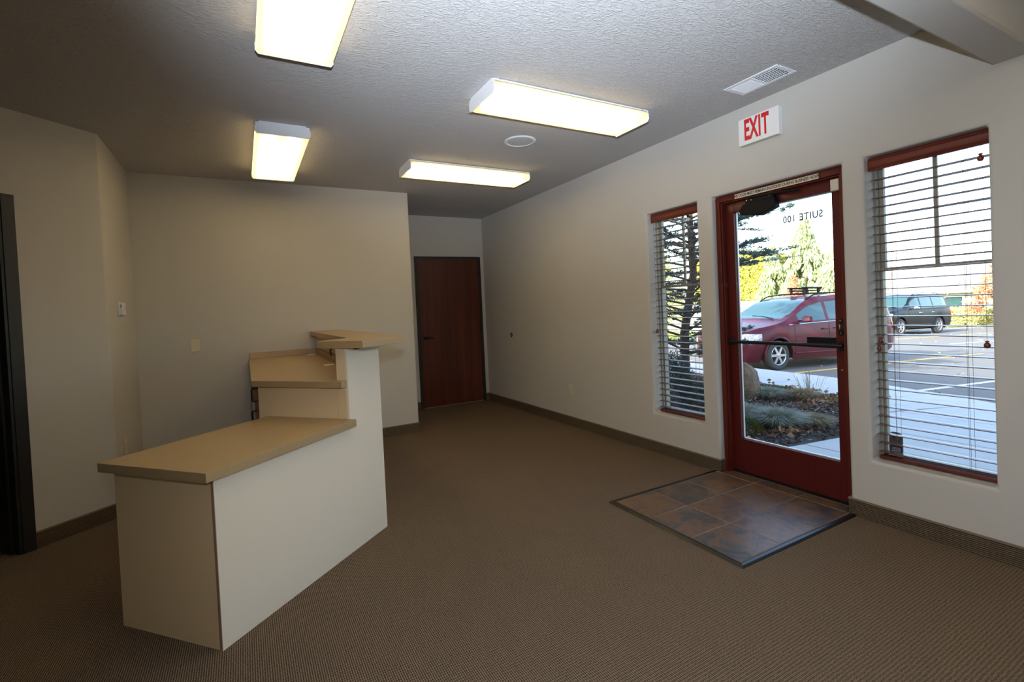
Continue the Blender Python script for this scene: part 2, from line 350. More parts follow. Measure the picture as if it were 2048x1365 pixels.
# ---------------------------------------------------------------- entry tiles
fe = MB().box((2.135, 1.600, .0002), (3.285, 2.555, .0085)).build('floor_entry', M['grout'], kind='structure')
def tilemat(i):
    rnd = random.Random(i+3)
    mm = bpy.data.materials.new('slate_tile'); mm.use_nodes = True; t = mm.node_tree; p = t.nodes['Principled BSDF']
    tc = t.nodes.new('ShaderNodeTexCoord'); mp = t.nodes.new('ShaderNodeMapping'); mp.inputs['Location'].default_value = (rnd.random()*9, rnd.random()*9, 0)
    mp.inputs['Rotation'].default_value = (0, 0, rnd.random()*6)
    n = t.nodes.new('ShaderNodeTexNoise'); n.inputs['Scale'].default_value = 6.5; n.inputs['Detail'].default_value = 9; n.inputs['Roughness'].default_value = .62; n.inputs['Distortion'].default_value = 1.0
    cr = t.nodes.new('ShaderNodeValToRGB'); e = cr.color_ramp.elements
    cols = [(.030, .028, .030), (.075, .060, .050), (.16, .085, .035), (.10, .055, .045), (.05, .05, .055)]
    sh = rnd.random()*.08-.04
    e[0].position = .30+sh; e[0].color = (*cols[0], 1); e[1].position = .72+sh; e[1].color = (*cols[4], 1)
    for k, pos in ((1, .44), (2, .54), (3, .62)):
        q = e.new(pos+sh); q.color = (*cols[k], 1)
    t.links.new(tc.outputs['Object'], mp.inputs[0]); t.links.new(mp.outputs[0], n.inputs['Vector']); t.links.new(n.outputs['Fac'], cr.inputs[0]); t.links.new(cr.outputs[0], p.inputs['Base Color'])
    p.inputs['Roughness'].default_value = .36; p.inputs['Specular IOR Level'].default_value = .55
    bp = t.nodes.new('ShaderNodeBump'); bp.inputs['Strength'].default_value = .35; bp.inputs['Distance'].default_value = .003
    t.links.new(n.outputs['Fac'], bp.inputs['Height']); t.links.new(bp.outputs[0], p.inputs['Normal'])
    return mm
tm = [tilemat(i) for i in range(6)]
xs = [2.150, 2.482, 2.825, 3.168, 3.278]; ysx = [1.607, 1.922, 2.237, 2.552]; k = 0
for i in range(4):
    for j in range(3):
        y0, y1 = ysx[j], ysx[j+1]
        if i == 3: y0 = max(y0, DY0+.005); y1 = min(y1, DY1-.004)
        MB().box((xs[i]+.0035, y0+.0035, .002), (xs[i+1]-.0035, y1-.0035, .0095+random.random()*.0012)).build('tile', tm[(k*5+i) % 6], fe, bevel=.0015, seg=2); k += 1
# black edge strips, mitred, slightly domed
def strip(a, b, ina, inb):
    vs = []
    for q, i_ in ((a, ina), (b, inb)):
        for tt, z in ((0, .001), (.25, .011), (.6, .014), (1, .010)):
            vs.append((q[0]+(i_[0]-q[0])*tt, q[1]+(i_[1]-q[1])*tt, z))
        vs.append((i_[0], i_[1], 0)); vs.append((q[0], q[1], 0))
    fs = [(0, 1, 7, 6), (1, 2, 8, 7), (2, 3, 9, 8), (3, 4, 10, 9), (0, 5, 4, 3, 2, 1), (6, 7, 8, 9, 10, 11)]
    MB().add(vs, fs).build('edge_strip', M['rubber'], fe, smooth=True)
o0, o1, oy0, oy1 = 2.112, W-.002, 1.572, 2.588
strip((o0, oy0), (o0, oy1), (2.150, 1.604), (2.150, 2.556))
strip((o1, oy0), (o0, oy0), (o1, 1.604), (2.150, 1.604))
strip((o0, oy1), (o1, oy1), (2.150, 2.556), (o1, 2.556))
# ---------------------------------------------------------------- door_1: entry door
d1 = empty('door_1', (3.24, (DY0+DY1)/2, 0), kind='structure')
cy = (DY0+DY1)/2
L = lambda x, y, z: (x-3.24, y-cy, z)
def bx(a, b): return MB().box(L(*a), L(*b))
XF = 3.24
fr = MB(); fr.box(L(XF, 2.499, 0), L(XF+.11, DY1+.002, DZ+.004)); fr.box(L(XF, DY0-.002, 0), L(XF+.11, 1.638, DZ+.004)); fr.box(L(XF, 1.638, 2.082), L(XF+.11, 2.499, DZ+.004))
fo = fr.build('door_frame', M['redwood'], d1, bevel=.003, seg=2)
st = MB(); st.box(L(XF+.014, 2.487, 0), L(XF+.05, 2.499, 2.082)); st.box(L(XF+.014, 1.638, 0), L(XF+.05, 1.650, 2.082)); st.box(L(XF+.014, 1.650, 2.072), L(XF+.05, 2.487, 2.082))
st.build('door_stop', M['redwood'], d1, bevel=.002)
X0, X1 = 3.295, 3.338         # leaf faces
gy0, gy1, gz0, gz1 = 1.716, 2.418, .272, 2.000
lf = wall_leaf = MB()
ya, yb, za, zb = 1.640, 2.497, .022, 2.080
lf.box(L(X0, ya, za), L(X1, gy0, zb)); lf.box(L(X0, gy1, za), L(X1, yb, zb)); lf.box(L(X0, gy0, za), L(X1, gy1, gz0)); lf.box(L(X0, gy0, gz1), L(X1, gy1, zb))
lf.build('door_leaf', M['doorleaf'], d1, bevel=.002)
mb = MB(); xg = 3.322
mb.box(L(xg, gy0, gz0), L(xg+.012, gy0+.006, gz1)); mb.box(L(xg, gy1-.006, gz0), L(xg+.012, gy1, gz1)); mb.box(L(xg, gy0, gz0), L(xg+.012, gy1, gz0+.007)); mb.box(L(xg, gy0, gz1-.006), L(xg+.012, gy1, gz1))
mb.build('glazing_bead', M['alum'], d1)
MB().box(L(xg+.004, gy0, gz0), L(xg+.010, gy1, gz1)).build('door_glass', M['glass'], d1)
bx((X0-.004, ya, .002), (X1+.01, yb, .022)).build('threshold_seal', M['blackplastic'], d1)
bx((3.281, DY0+.001, .0005), (3.42, DY1-.001, .012)).build('threshold', M['black'], d1)
# push bar with latch housing
mb = MB(); zb_ = 1.020
pts = [L(X0, 2.470, zb_), L(X0-.028, 2.466, zb_), L(X0-.042, 2.44, zb_), L(X0-.042, 1.70, zb_), L(X0-.028, 1.675, zb_), L(X0, 1.672, zb_)]
pb = mb.tube(pts, .0125, 10).build('push_bar', M['black'], d1, smooth=True)
for yy in (2.468, 1.674): MB().box(L(X0-.012, yy-.022, zb_-.03), L(X0, yy+.022, zb_+.03)).build('bar_bracket', M['black'], pb, bevel=.004)
bx((X0+.012, 1.70, .999), (X0+.03, 1.908, 1.068)).build('latch_housing', M['blackplastic'], d1, bevel=.004)
# deadlock, small screw below
lk = MB().lathe([(.0, .0), (.021, 0), (.024, .006), (.024, .012)], c=L(X0-.012, 1.680, 1.138), axis='x', seg=20).build('lock', M['black'], d1, smooth=True)
MB().box(L(X0-.014, 1.668, 1.085), L(X0, 1.692, 1.19)).build('lock_plate', M['black'], lk, bevel=.003)
MB().box(L(X0-.026, 1.677, 1.122), L(X0-.012, 1.684, 1.154)).build('thumb_turn', M['brass'], lk, bevel=.002)
for zz in (1.178, 1.097): MB().lathe([(0, 0), (.004, .001), (.004, .004)], c=L(X0-.0165, 1.680, zz), axis='x', seg=10).build('screw', M['brass'], lk)
MB().lathe([(0, 0), (.007, .001), (.007, .006)], c=L(X0-.004, 1.685, .865), axis='x', seg=12).build('screw', M['brass'], d1)
# closer: body with sloping underside, bracket, slide arm
xa, xb = X0-.058, X0-.002
cl = MB().add([L(xa, 2.330, 1.990), L(xa, 2.300, 2.028), L(xa, 2.060, 2.040), L(xa, 2.050, 1.966), L(xa, 2.175, 1.930), L(xa, 2.320, 1.958),
               L(xb, 2.345, 1.990), L(xb, 2.315, 2.028), L(xb, 2.060, 2.040), L(xb, 2.050, 1.966), L(xb, 2.175, 1.930), L(xb, 2.335, 1.958)],
              [(0, 1, 2, 3, 4, 5), (11, 10, 9, 8, 7, 6)]+[(i, (i+1) % 6, (i+1) % 6+6, i+6) for i in range(6)]).build('door_closer', M['blackplastic'], d1, bevel=.006, seg=3)
MB().box(L(xa+.012, 2.075, 2.028), L(xb, 2.285, 2.068)).build('closer_bracket', M['blackplastic'], cl, bevel=.003)
MB().box(L(xa+.03, 2.205, 2.066), L(xb, 2.275, 2.088)).build('arm_shoe', M['black'], cl, bevel=.003)
MB().tube([L(xa+.01, 2.25, 2.072), L(xa+.012, 2.09, 2.064), L(xa+.03, 1.905, 2.052)], [.009, .008, .008], 8).build('closer_arm', M['black'], cl, smooth=True)
for (yy, zz) in ((2.272, 2.054), (2.236, 2.052), (2.10, 2.058), (2.245, 2.079)):
    MB().lathe([(0, 0), (.0045, .001), (.0045, .004)], c=L(xa+.008, yy, zz), axis='x', seg=10).build('screw', M['steel'], cl)
# alarm contact block at the top right
bx((3.252, 1.652, 1.988), (3.292, 1.700, 2.060)).build('contact_sensor', M['cream'], d1, bevel=.003)
# hinge knuckles
# unlocked-door notice on the head of the frame
ns_ = bx((XF-.0008, 1.760, 2.084), (XF+.0005, 2.363, 2.1175)).build('notice_strip', M['sticker'], d1)
text('lettering', 'THIS DOOR MUST REMAIN UNLOCKED DURING BUSINESS HOURS', M['ink'], ns_, L(XF-.0012, 2.0615, 2.1005), FACE_IN, .0265, sx=.80, depth=.0002, bold=.0007)
# suite number on the glass, made to be read from outside
text('suite_lettering', 'SUITE 100', M['greyink'], d1, L(xg+.011, 1.925, 1.875), FACE_OUT, .066, sx=.85, depth=.0002, space=1.12, bold=.0013)
# ---------------------------------------------------------------- windows 1 and 2
def window(name, y0, y1, z0, z1, muntin, rail):
    o = empty(name, (3.30, (y0+y1)/2, z0), kind='structure'); yc = (y0+y1)/2
    P = lambda x, y, z: (x-3.30, y-yc, z-z0)
    f = MB(); t_ = .012
    f.box(P(3.300, y0, z0), P(3.385, y0+t_, z1)); f.box(P(3.300, y1-t_, z0), P(3.385, y1, z1)); f.box(P(3.300, y0, z0), P(3.385, y1, z0+.016)); f.box(P(3.300, y0, z1-.03), P(3.385, y1, z1))
    f.build('window_frame', M['vinyl'], o, bevel=.002)
    s = MB(); a, b = 3.335, 3.362; sw = .022
    s.box(P(a, y0+t_, rail), P(b, y0+t_+sw, z1-.03)); s.box(P(a, y1-t_-sw, rail), P(b, y1-t_, z1-.03)); s.box(P(a, y0+t_, z1-.055), P(b, y1-t_, z1-.03))
    s.build('upper_sash', M['vinyl'], o, bevel=.002)
    s = MB(); a, b = 3.322, 3.350
    s.box(P(a, y0+t_, z0+.016), P(b, y0+t_+.012, rail)); s.box(P(a, y1-t_-.012, z0+.016), P(b, y1-t_, rail)); s.box(P(a, y0+t_, z0+.016), P(b, y1-t_, z0+.045))
    s.build('lower_sash', M['vinyl'], o, bevel=.002)
    MB().box(P(3.325, y0+t_, rail-.010), P(3.356, y1-t_, rail+.010)).build('meeting_rail', M['vinyl'], o, bevel=.002)
    MB().box(P(3.340, muntin-.0095, rail+.01), P(3.356, muntin+.0095, z1-.05)).build('muntin', M['vinyl'], o, bevel=.002)
    MB().box(P(3.346, y0+t_, rail), P(3.350, y1-t_, z1-.04)).build('pane', M['glass'], o)
    MB().box(P(3.334, y0+t_, z0+.03), P(3.338, y1-t_, rail)).build('pane', M['glass'], o)
    return o
window('window_1', s0_+.001, s1_-.001, SZ0, BZ1, 2.945, 1.480)
w2 = window('window_2', B0+.001, B1-.001, BZ0, BZ1, 1.207, 1.478)
# ---------------------------------------------------------------- blinds
def blind(y0, y1, z1, zr, label, cords):
    yc = (y0+y1)/2; o = empty('window_blind', (3.287, yc, z1), label=label, cat='blind', group='wood slat blinds in the front windows')
    P = lambda x, y, z: (x-3.287, y-yc, z-z1)
    # valance profile swept along y
    prof = [(3.243, z1), (3.240, z1-.006), (3.244, z1-.014), (3.240, z1-.022), (3.240, z1-.052), (3.244, z1-.060), (3.240, z1-.066), (3.243, z1-.073), (3.254, z1-.073), (3.254, z1)]
    n = len(prof); vs = [P(x, y0+.001, z) for x, z in prof]+[P(x, y1-.001, z) for x, z in prof]
    MB().add(vs, [tuple(range(n)), tuple(reversed(range(n, 2*n)))]+[(i, i+n, (i+1) % n+n, (i+1) % n) for i in range(n)]).build('valance', M['valance'], o)
    MB().box(P(3.262, y0+.006, z1-.042), P(3.312, y1-.006, z1-.002)).build('head_rail', M['blackplastic'], o)
    nsl = 30; zt = 2.003; dz = (2.003-.404)/30
    hw = (y1-y0)/2-.007; prof = [(-.025, -.0006), (-.012, .0012), (0, .0018), (.012, .0012), (.025, -.0006)]
    vs = []; fs = []
    for yy in (-hw, hw):
        for x, z in prof: vs.append((x, yy, z+.0018))
        for x, z in prof: vs.append((x, yy, z-.0018))
    np_ = 5
    for i in range(4): fs += [(i, i+1, i+11, i+10), (i+5, i+15, i+16, i+6)]
    fs += [(0, 10, 15, 5), (4, 9, 19, 14), (0, 5, 6, 7, 8, 9, 4, 3, 2, 1), (10, 11, 12, 13, 14, 19, 18, 17, 16, 15)]
    first = MB().add(vs, fs).build('slat', M['slat'], o, smooth=True)
    rnd = random.Random(int(y0*100))
    for i in range(31):
        s = first if i == 0 else first.copy()
        if i: C.objects.link(s); s.parent = o
        s.location = P(3.287, yc, zt-dz*i); s.rotation_euler = (rnd.uniform(-.0015, .0015), R(rnd.uniform(-1.6, 1.6)+(1.5 if i % 5 == 4 else 0)), 0)
    MB().box(P(3.262, y0+.006, zr-.010), P(3.312, y1-.006, zr+.008)).build('bottom_rail', M['valance'], o, bevel=.003)
    for yy in cords:
        lc = MB()
        for xx in (3.2615, 3.3125): lc.tube([P(xx, yy, z1-.05), P(xx, yy, zr)], .0008, 5)
        for i in range(31):
            z = zt-dz*i-.003; lc.tube([P(3.2615, yy+.006, z), P(3.3125, yy+.006, z)], .0006, 4)
        lc.tube([P(3.287, yy+.014, z1-.05), P(3.287, yy+.014, zr)], .0008, 5)
        lc.build('ladder_cord', M['cord'], o)
    return o, P
def tassel(o, P, y, z, ztop, s=1.0):
    c = MB().tube([P(3.252, y, ztop), P(3.252, y, z+.014)], .0008, 5).build('pull_cord', M['cord'], o)
    MB().lathe([(0, -.020), (.008, -.019), (.0125, -.012), (.0135, -.004), (.011, .004), (.0055, .009), (.0055, .012), (.009, .014), (.009, .018), (0, .018)], c=P(3.252, y, z), seg=14).build('tassel', M['tassel'], c, smooth=True)
ob, P = blind(B0, B1, 2.126, .374, 'wide wood slat blind in the big window, car and parking lot behind', (1.385, 1.06))
tassel(ob, P, .991, 1.995, 2.06); tassel(ob, P, .984, 1.060, 2.06); tassel(ob, P, 1.448, 1.066, 2.06); tassel(ob, P, 1.456, 1.022, 2.06)
ob, P = blind(s0_, s1_, 2.126, .374, 'narrow wood slat blind in the window left of the entry door', (3.09, 2.80))
tassel(ob, P, 3.197, 1.088, 2.06)
# arched picture card standing on the sill of the big window
pc = empty('picture_card', (3.327, 1.419, BZ0+.018), label='small arched picture card in clear stand on the big window sill', cat='card')
arc = [(-.034, .012), (.034, .012), (.034, .125)]+[(.034*math.cos(a), .125+.020*math.sin(a)) for a in [math.pi*k/10 for k in range(1, 10)]]+[(-.034, .125)]
MB().prism([(y, z) for y, z in arc], -.002, .002, axis='x').build('card', mat('card_picture', (.035, .035, .03), .4, noise=(45, (.20, .17, .12), .15)), pc)
MB().box((-.0035, -.030, .020), (-.002, .030, .062)).build('blue_panel', mat('card_blue', (.02, .035, .12), .4), pc)
for q in range(4): MB().box((-.0042, -.024, .030+q*.007), (-.0036, .024-.005*(q%2), .0325+q*.007)).build('caption_line', M['cream'], pc)
MB().prism([(-.018, 0), (.018, 0), (.018, .004), (.004, .006), (.004, .02), (-.006, .02), (-.006, .006), (-.018, .004)], -.036, .036, axis='y').build('stand', mat('clear_acrylic', (.55, .6, .6), .15), pc)
# ---------------------------------------------------------------- reception counter, laid out along u (front) and v (towards the staff side)
c0 = Vector((-.136, 2.329)); U = Vector((.748, .663)).normalized(); V_ = Vector((-U.y, U.x))
def uv(a, b): q = c0+U*a+V_*b; return (q.x, q.y)
UE = 1.1745
CX_, CY_ = uv(UE, 0)          # outer corner of the knee wall
xo, xi = CX_, CX_-.08         # leg of the wall running to the partition
UP = .87
TOPD, TOPW, TOPB = .757, .980, 1.210
# knee wall: off-white front, cream inner face and end
kw = empty('reception_knee_wall', (*c0, 0), label='off-white tall front of the reception counter turning to the partition wall', cat='counter')
def par(mb, name, m_, root, **k):
    o = mb.build(name, m_, root, **k); o.location = -root.location; return o
fp = MB()
# front panel: one sheet, low then high
def sheet(poly, off0, off1, mb, mi=0):
    n = len(poly); vs = [(*uv(a, off0), z) for a, z in poly]+[(*uv(a, off1), z) for a, z in poly]
    mb.add(vs, [tuple(range(n)), tuple(reversed(range(n, 2*n)))]+[(i, i+n, (i+1) % n+n, (i+1) % n) for i in range(n)], mi)
sheet([(0, 0), (UE, 0), (UE, TOPB-.043), (UP, TOPB-.043), (UP, TOPD-.040), (0, TOPD-.040)], 0, .016, fp)
par(fp, 'front_panel', M['lam_front'], kw)
sp = MB().box((CX_-.016, CY_, 0), (CX_, 5.378, TOPB-.043)); par(sp, 'side_panel', M['lam_front'], kw)
core = MB().prism([uv(UP, .017), uv(UE-.03, .017), (xo-.017, CY_+.02), (xo-.017, 5.378), (xi, 5.378), (xi, uv(UE, .08)[1]+.03), uv(UE-.02, .080), uv(UP, .080)], 0, TOPB-.044)
par(core, 'wall_core', M['lam_side'], kw)
ed = MB(); sheet([(UP-.003, TOPD), (UP, TOPD), (UP, TOPB-.044), (UP-.003, TOPB-.044)], .002, .0155, ed); par(ed, 'panel_edge', M['lam_front'], kw)
# bar top
bt = empty('bar_top', (.7, 3.1, TOPB-.042), label='tan laminate transaction ledge, highest of the counter tops', cat='countertop')
uvp = lambda p: (p[0], p[1])
poly = [(.575, 2.759), (.880, 3.000), (.905, 5.377), (.598, 5.377), (.585, 3.262), (.372, 3.030)]
par(MB().prism(poly, TOPB-.042, TOPB), 'slab', M['lam_top'], bt, bevel=.0015)
# steel supports under the ledge end
br = MB(); br.tube([(*uv(UP-.012, .100), TOPB-.085), (*uv(UP-.012, .108), TOPB-.055), (*uv(UP-.012, .095), TOPB-.046)], .004, 8)
par(br, 'bracket', M['black'], bt, smooth=True)
br = MB().box((0, 0, 0), (.03, .02, .012)); o = br.build('bracket', M['black'], bt); o.location = Vector((*uv(UP+.02, -.035), TOPB-.054))-bt.location
# low desk in front
ld = empty('low_desk', (*c0, 0), label='low desk end of the reception counter with cream end panel', cat='desk')
ep = MB(); DW = .605
ep.prism([uv(0, .017), uv(.018, .017), uv(.018, DW), uv(0, DW)], 0, TOPD-.040); par(ep, 'end_panel', M['lam_side'], ld)
e2 = MB(); e2.prism([uv(-.0007, .004), uv(.002, .004), uv(.002, .0165), uv(-.0007, .0165)], 0, TOPD-.041); par(e2, 'edge_strip', M['mdf'], ld)
sk = MB(); sk.prism([uv(.03, .12), uv(UP-.02, .12), uv(UP-.02, .135), uv(.03, .135)], .25, TOPD-.041); par(sk, 'modesty_rail', M['lam_side'], ld)
dt = empty('desk_top', (*c0, TOPD-.040), label='tan laminate low desktop nearest the camera', cat='countertop')
par(MB().prism([uv(-.060, -.038), uv(UP-.0005, -.038), uv(UP-.0005, .612), uv(-.060, .612)], TOPD-.040, TOPD), 'slab', M['lam_top'], dt, bevel=.0015)
par(MB().prism([uv(UP-.0006, -.038), uv(UP+.002, -.038), uv(UP+.002, -.001), uv(UP-.0006, -.001)], TOPD-.040, TOPD), 'edge_band', M['lam_top'], dt)
# work counter behind, backsplash
PL = .68
flx, fly = uv(UP, PL)
wt = empty('work_counter', (.35, 4.2, TOPW-.037), label='tan laminate work surface running back to the partition, with backsplash', cat='countertop')
wpoly = [uv(.822, .012), uv(UP-.0006, .012), uv(UP-.0006, .081), (xi-.001, uv(UE, .08)[1]+.03), (xi-.001, 5.377), (.038, 5.377), (.026, uv(.822, PL)[1]), uv(.822, PL)]
wpoly = [uv(.822, .012), uv(UP-.0006, .012), uv(UP+.02, .082), uv(UE-.03, .082), (xi-.001, uv(UE, .08)[1]+.035), (xi-.001, 5.377), (.040, 5.377), uv(.822, PL)]
par(MB().prism(wpoly, TOPW-.037, TOPW), 'slab', M['lam_top'], wt, bevel=.0015)
par(MB().box((.045, 5.360, TOPW), (xi-.002, 5.377, TOPW+.055)), 'backsplash', M['lam_top'], wt, bevel=.001)
par(MB().box((xi-.020, uv(UE, .08)[1]+.05, TOPW), (xi-.002, 5.359, TOPW+.055)), 'backsplash', M['lam_top'], wt, bevel=.001)
par(MB().prism([uv(UP+.025, .083), uv(UE-.035, .083), uv(UE-.035, .100), uv(UP+.025, .100)], TOPW, TOPW+.055), 'backsplash', M['lam_top'], wt, bevel=.001)
for q in ((.583, 5.20), (.570, 3.985)):
    o = MB().lathe([(0, .002), (.028, .0025), (.036, .004), (.040, .001), (.040, 0)], seg=24).build('cable_grommet', M['whiteplastic'], wt, smooth=True); o.location = Vector((*q, TOPW))-wt.location
# base cabinet under it
bc = empty('base_cabinet', (.35, 4.4, 0), label='cream base cabinet with black pulls under the work surface', cat='cabinet')
cpoly = [uv(UP, .084), uv(UP, PL), (flx+.001, 5.377), (xi-.004, 5.377), (xi-.004, uv(UE, .08)[1]+.05), uv(UE-.04, .084)]
cpoly[1] = uv(UP+.0, PL); fx = cpoly[1][0]
par(MB().prism([uv(UP+.02, .085), uv(UP+.02, PL-.005), (fx+.020, fly+.03), (fx+.020, 5.376), (xi-.004, 5.376), (xi-.004, uv(UE, .08)[1]+.05), uv(UE-.04, .085)], 0, TOPW-.038), 'carcass', M['lam_side'], bc)
par(MB().prism([uv(UP, .0815), uv(UP+.018, .0815), uv(UP+.018, PL), uv(UP, PL)], 0, TOPW-.038), 'end_panel', M['lam_side'], bc)
e2 = MB(); e2.prism([uv(UP+.001, PL), uv(UP+.017, PL), uv(UP+.017, PL+.0015), uv(UP+.001, PL+.0015)], 0, TOPW-.040); par(e2, 'edge_strip', M['mdf'], bc)
def drawer(y0, y1, z0, z1, vert=True):
    d = par(MB().box((fx, y0, z0), (fx+.018, y1, z1)), 'drawer', M['mdf'], bc, bevel=.001)
    ym, zm = (y0+.05, (z0+z1)/2+.0)
    if vert: pts = [(fx, y0+.045, zm+.041), (fx-.030, y0+.045, zm+.041), (fx-.036, y0+.045, zm+.033), (fx-.036, y0+.045, zm-.033), (fx-.030, y0+.045, zm-.041), (fx, y0+.045, zm-.041)]
    h = MB().tube(pts, .0045, 8).build('drawer_pull', M['black'], d, smooth=True)
    return d
y = fly+.035
for z0, z1 in ((.815, .938), (.66, .81), (.12, .655)): drawer(y, y+.60, z0, z1)
for k in (1, 2):
    dr = par(MB().box((fx, y+.605*k, .12), (fx+.018, y+.605*k+.60, .938)), 'cabinet_door', M['mdf'], bc, bevel=.001)
    MB().tube([(fx, y+.605*k+.54, .50), (fx-.030, y+.605*k+.54, .49), (fx-.030, y+.605*k+.54, .42), (fx, y+.605*k+.54, .41)], .0045, 8).build('door_pull', M['black'], dr, smooth=True)
# ---------------------------------------------------------------- ceiling lights: white pan, prismatic lens, two tubes each
def make_light(label):
    o = empty('ceiling_light', (0, 0, 0), label=label, cat='ceiling light', group='fluorescent wrap lights on the ceiling')
    L2, Wd, D = .61, .178, .085
    # pan
    MB().box((-L2+.006, -.150, -.030), (L2-.006, .150, -.001)).box((-L2+.006, -.168, -.014), (L2-.006, .168, -.006)).build('housing', M['white'], o)
    # end caps, profile with small ears at the top
    prof = [(-.172, -.010), (-.172, -.030), (-.178, -.034), (-.178, -.070), (-.165, -.0865), (.165, -.0865), (.178, -.070), (.178, -.034), (.172, -.030), (.172, -.010), (.150, -.010), (.150, -.0005), (-.150, -.0005), (-.150, -.010)]
    for sx in (-1, 1):
        x0, x1 = sorted((sx*L2, sx*(L2-.004)))
        MB().prism(prof, x0, x1, axis='x').build('end_cap', M['white'], o, bevel=.001)
    # wrap lens: thin sheet bent round
    pr = [(-.168, -.016), (-.1745, -.034), (-.1745, -.064), (-.168, -.078), (-.155, -.083), (0, -.0845), (.155, -.083), (.168, -.078), (.1745, -.064), (.1745, -.034), (.168, -.016)]
    vs = []; fs = []; n = len(pr)
    for x in (-L2+.0045, L2-.0045):
        for y_, z in pr: vs.append((x, y_, z))
    for i in range(n-1): fs.append((i, i+1, n+i+1, n+i))
    MB().add(vs, fs).build('diffuser', M['diffuser'], o, smooth=True)
    for sy in (-1, 1):
        t_ = MB().lathe([(0, -.572), (.0165, -.572), (.0165, .572), (0, .572)], c=(0, sy*.083, -.050), axis='x', seg=12).build('tube', M['tube'], o, smooth=True)
        MB().box((-.597, sy*.083-.012, -.062), (-.576, sy*.083+.012, -.028)).build('lamp_holder', M['whiteplastic'], o)
        MB().box((.576, sy*.083-.012, -.062), (.597, sy*.083+.012, -.028)).build('lamp_holder', M['whiteplastic'], o)
    for sx in (-1, 1): MB().lathe([(0, 0), (.004, .001), (.004, .004)], c=(sx*.56, -.169, -.012), axis='z', seg=8).build('lens_clip', M['steel'], o)
    return o
def copy_tree(o, parent=None):
    c = o.copy(); C.objects.link(c); c.parent = parent
    for ch in [q for q in bpy.data.objects if q.parent == o]: copy_tree(ch, c)
    return c
lab = ['ceiling light cut off by the top edge of the photo', 'ceiling light above the counter, seen end-on, nearest the partition',
       'largest sideways ceiling light, nearest the exit sign', 'sideways ceiling light farther back, near the hall']
lab += ['added unseen ceiling light behind the camera, left of centre', 'added unseen ceiling light behind the camera, near the right wall']  # two out-of-frame fixtures, added to brighten the near wall and floor
pos = [(.295, 2.615-.61, R(90)), (.315, 4.33, R(90)), (1.957, 2.70, 0), (1.965, 4.33, 0), (.30, -1.3, R(90)), (1.96, -.45, 0)]
l0 = make_light(lab[0]); l0.location = (*pos[0][:2], H); l0.rotation_euler.z = pos[0][2]
for i in range(1, 6):
    q = copy_tree(l0); q.location = (*pos[i][:2], H); q.rotation_euler.z = pos[i][2]; q['label'] = lab[i]
# ---------------------------------------------------------------- ceiling register, speaker
cv = empty('ceiling_vent', (2.90, 1.915, H), label='white ceiling register between the beam and the exit sign', cat='vent')
w_, l_ = .100, .182
mb = MB()
for a, b_ in (((-w_, -l_), (-w_+.026, l_)), ((w_-.026, -l_), (w_, l_)), ((-w_+.026, -l_), (w_-.026, -l_+.030)), ((-w_+.026, l_-.030), (w_-.026, l_)), ((-w_+.026, -.006), (w_-.026, .006))):
    mb.box((*a, -.007), (*b_, -.0005))
mb.build('frame', M['white'], cv, bevel=.003)
MB().box((-w_+.02, -l_+.02, -.0012), (w_-.02, l_-.02, -.0006)).build('duct_opening', M['dark'], cv)
for k in range(13):
    y_ = .014+k*.0108
    for sgn in (1, -1):
        o = MB().box((-w_+.026, -.0004, -.005), (w_-.026, .0004, .005)).build('louvre', M['white'], cv); o.location = (0, sgn*y_, -.0065); o.rotation_euler.x = R(36 if sgn > 0 else -48)
for k in range(7):
    MB().box((-.066+k*.022, -l_+.03, -.0095), (-.0652+k*.022, -.006, -.0055)).build('louvre', M['white'], cv)
MB().tube([(.055, -l_+.036, -.010), (.066, -l_+.040, -.016)], .002, 6).build('damper_lever', M['steel'], cv)
spk = empty('ceiling_speaker', (2.045, 3.425, H), label='round white ceiling speaker between the two sideways lights', cat='speaker')
MB().lathe([(.128, -.0005), (.130, -.004), (.124, -.008), (.108, -.009), (.104, -.0055), (.104, -.0005)], seg=48, cap=False).build('rim', M['white'], spk, smooth=True)
MB().lathe([(0, -.008), (.06, -.0078), (.104, -.0055)], seg=48).build('grille', mat('speaker_grille', (.66, .66, .66), .6, noise=(420, (.52, .52, .52), .1)), spk, smooth=True)
# ---------------------------------------------------------------- exit sign
ex = empty('exit_sign', (W, 2.096, 2.512), label='white box sign with red letters EXIT above the entry door', cat='sign')
MB().box((-.047, -.148, -.093), (-.0005, .148, .093)).build('case', M['whiteplastic'], ex, bevel=.004, seg=2)
for ch, yy in (('E', .082), ('X', .030), ('I', -.014), ('T', -.055)):
    text('letter', ch, M['red'], ex, (-.0475, yy, 0), FACE_IN, .195, sx=.44, depth=.0006, bold=.006)
MB().box((-.048, -.132, -.0935), (-.012, .132, -.0925)).build('lamp_slot', M['almond'], ex)
# ---------------------------------------------------------------- thermostat, plates, outlets, door stop
th = empty('thermostat', (-.825, 4.78, 1.485), label='small white thermostat on the narrow left wall', cat='thermostat')
MB().box((.0005, -.060, -.052), (.010, .060, .052)).build('back_plate', M['white'], th, bevel=.003)
MB().box((.010, -.056, -.048), (.028, .056, .048)).build('cover', M['white'], th, bevel=.004)
MB().box((.0283, -.012, -.006), (.0288, .022, .018)).build('display', M['almond'], th)
for k in range(3): MB().box((.012, -.0568, .010+k*.009), (.024, -.0562, .014+k*.009)).build('vent_slot', M['dark'], th)
sw = empty('wall_plate', (-.391, 5.38, 1.143), label='almond blank wall plate on the partition', cat='wall plate')
MB().box((-.036, -.006, -.059), (.036, -.0005, .059)).build('plate', M['almond'], sw, bevel=.003)
MB().box((-.0012, -.0072, -.045), (.0012, -.006, .045)).build('centre_rib', M['almond'], sw)
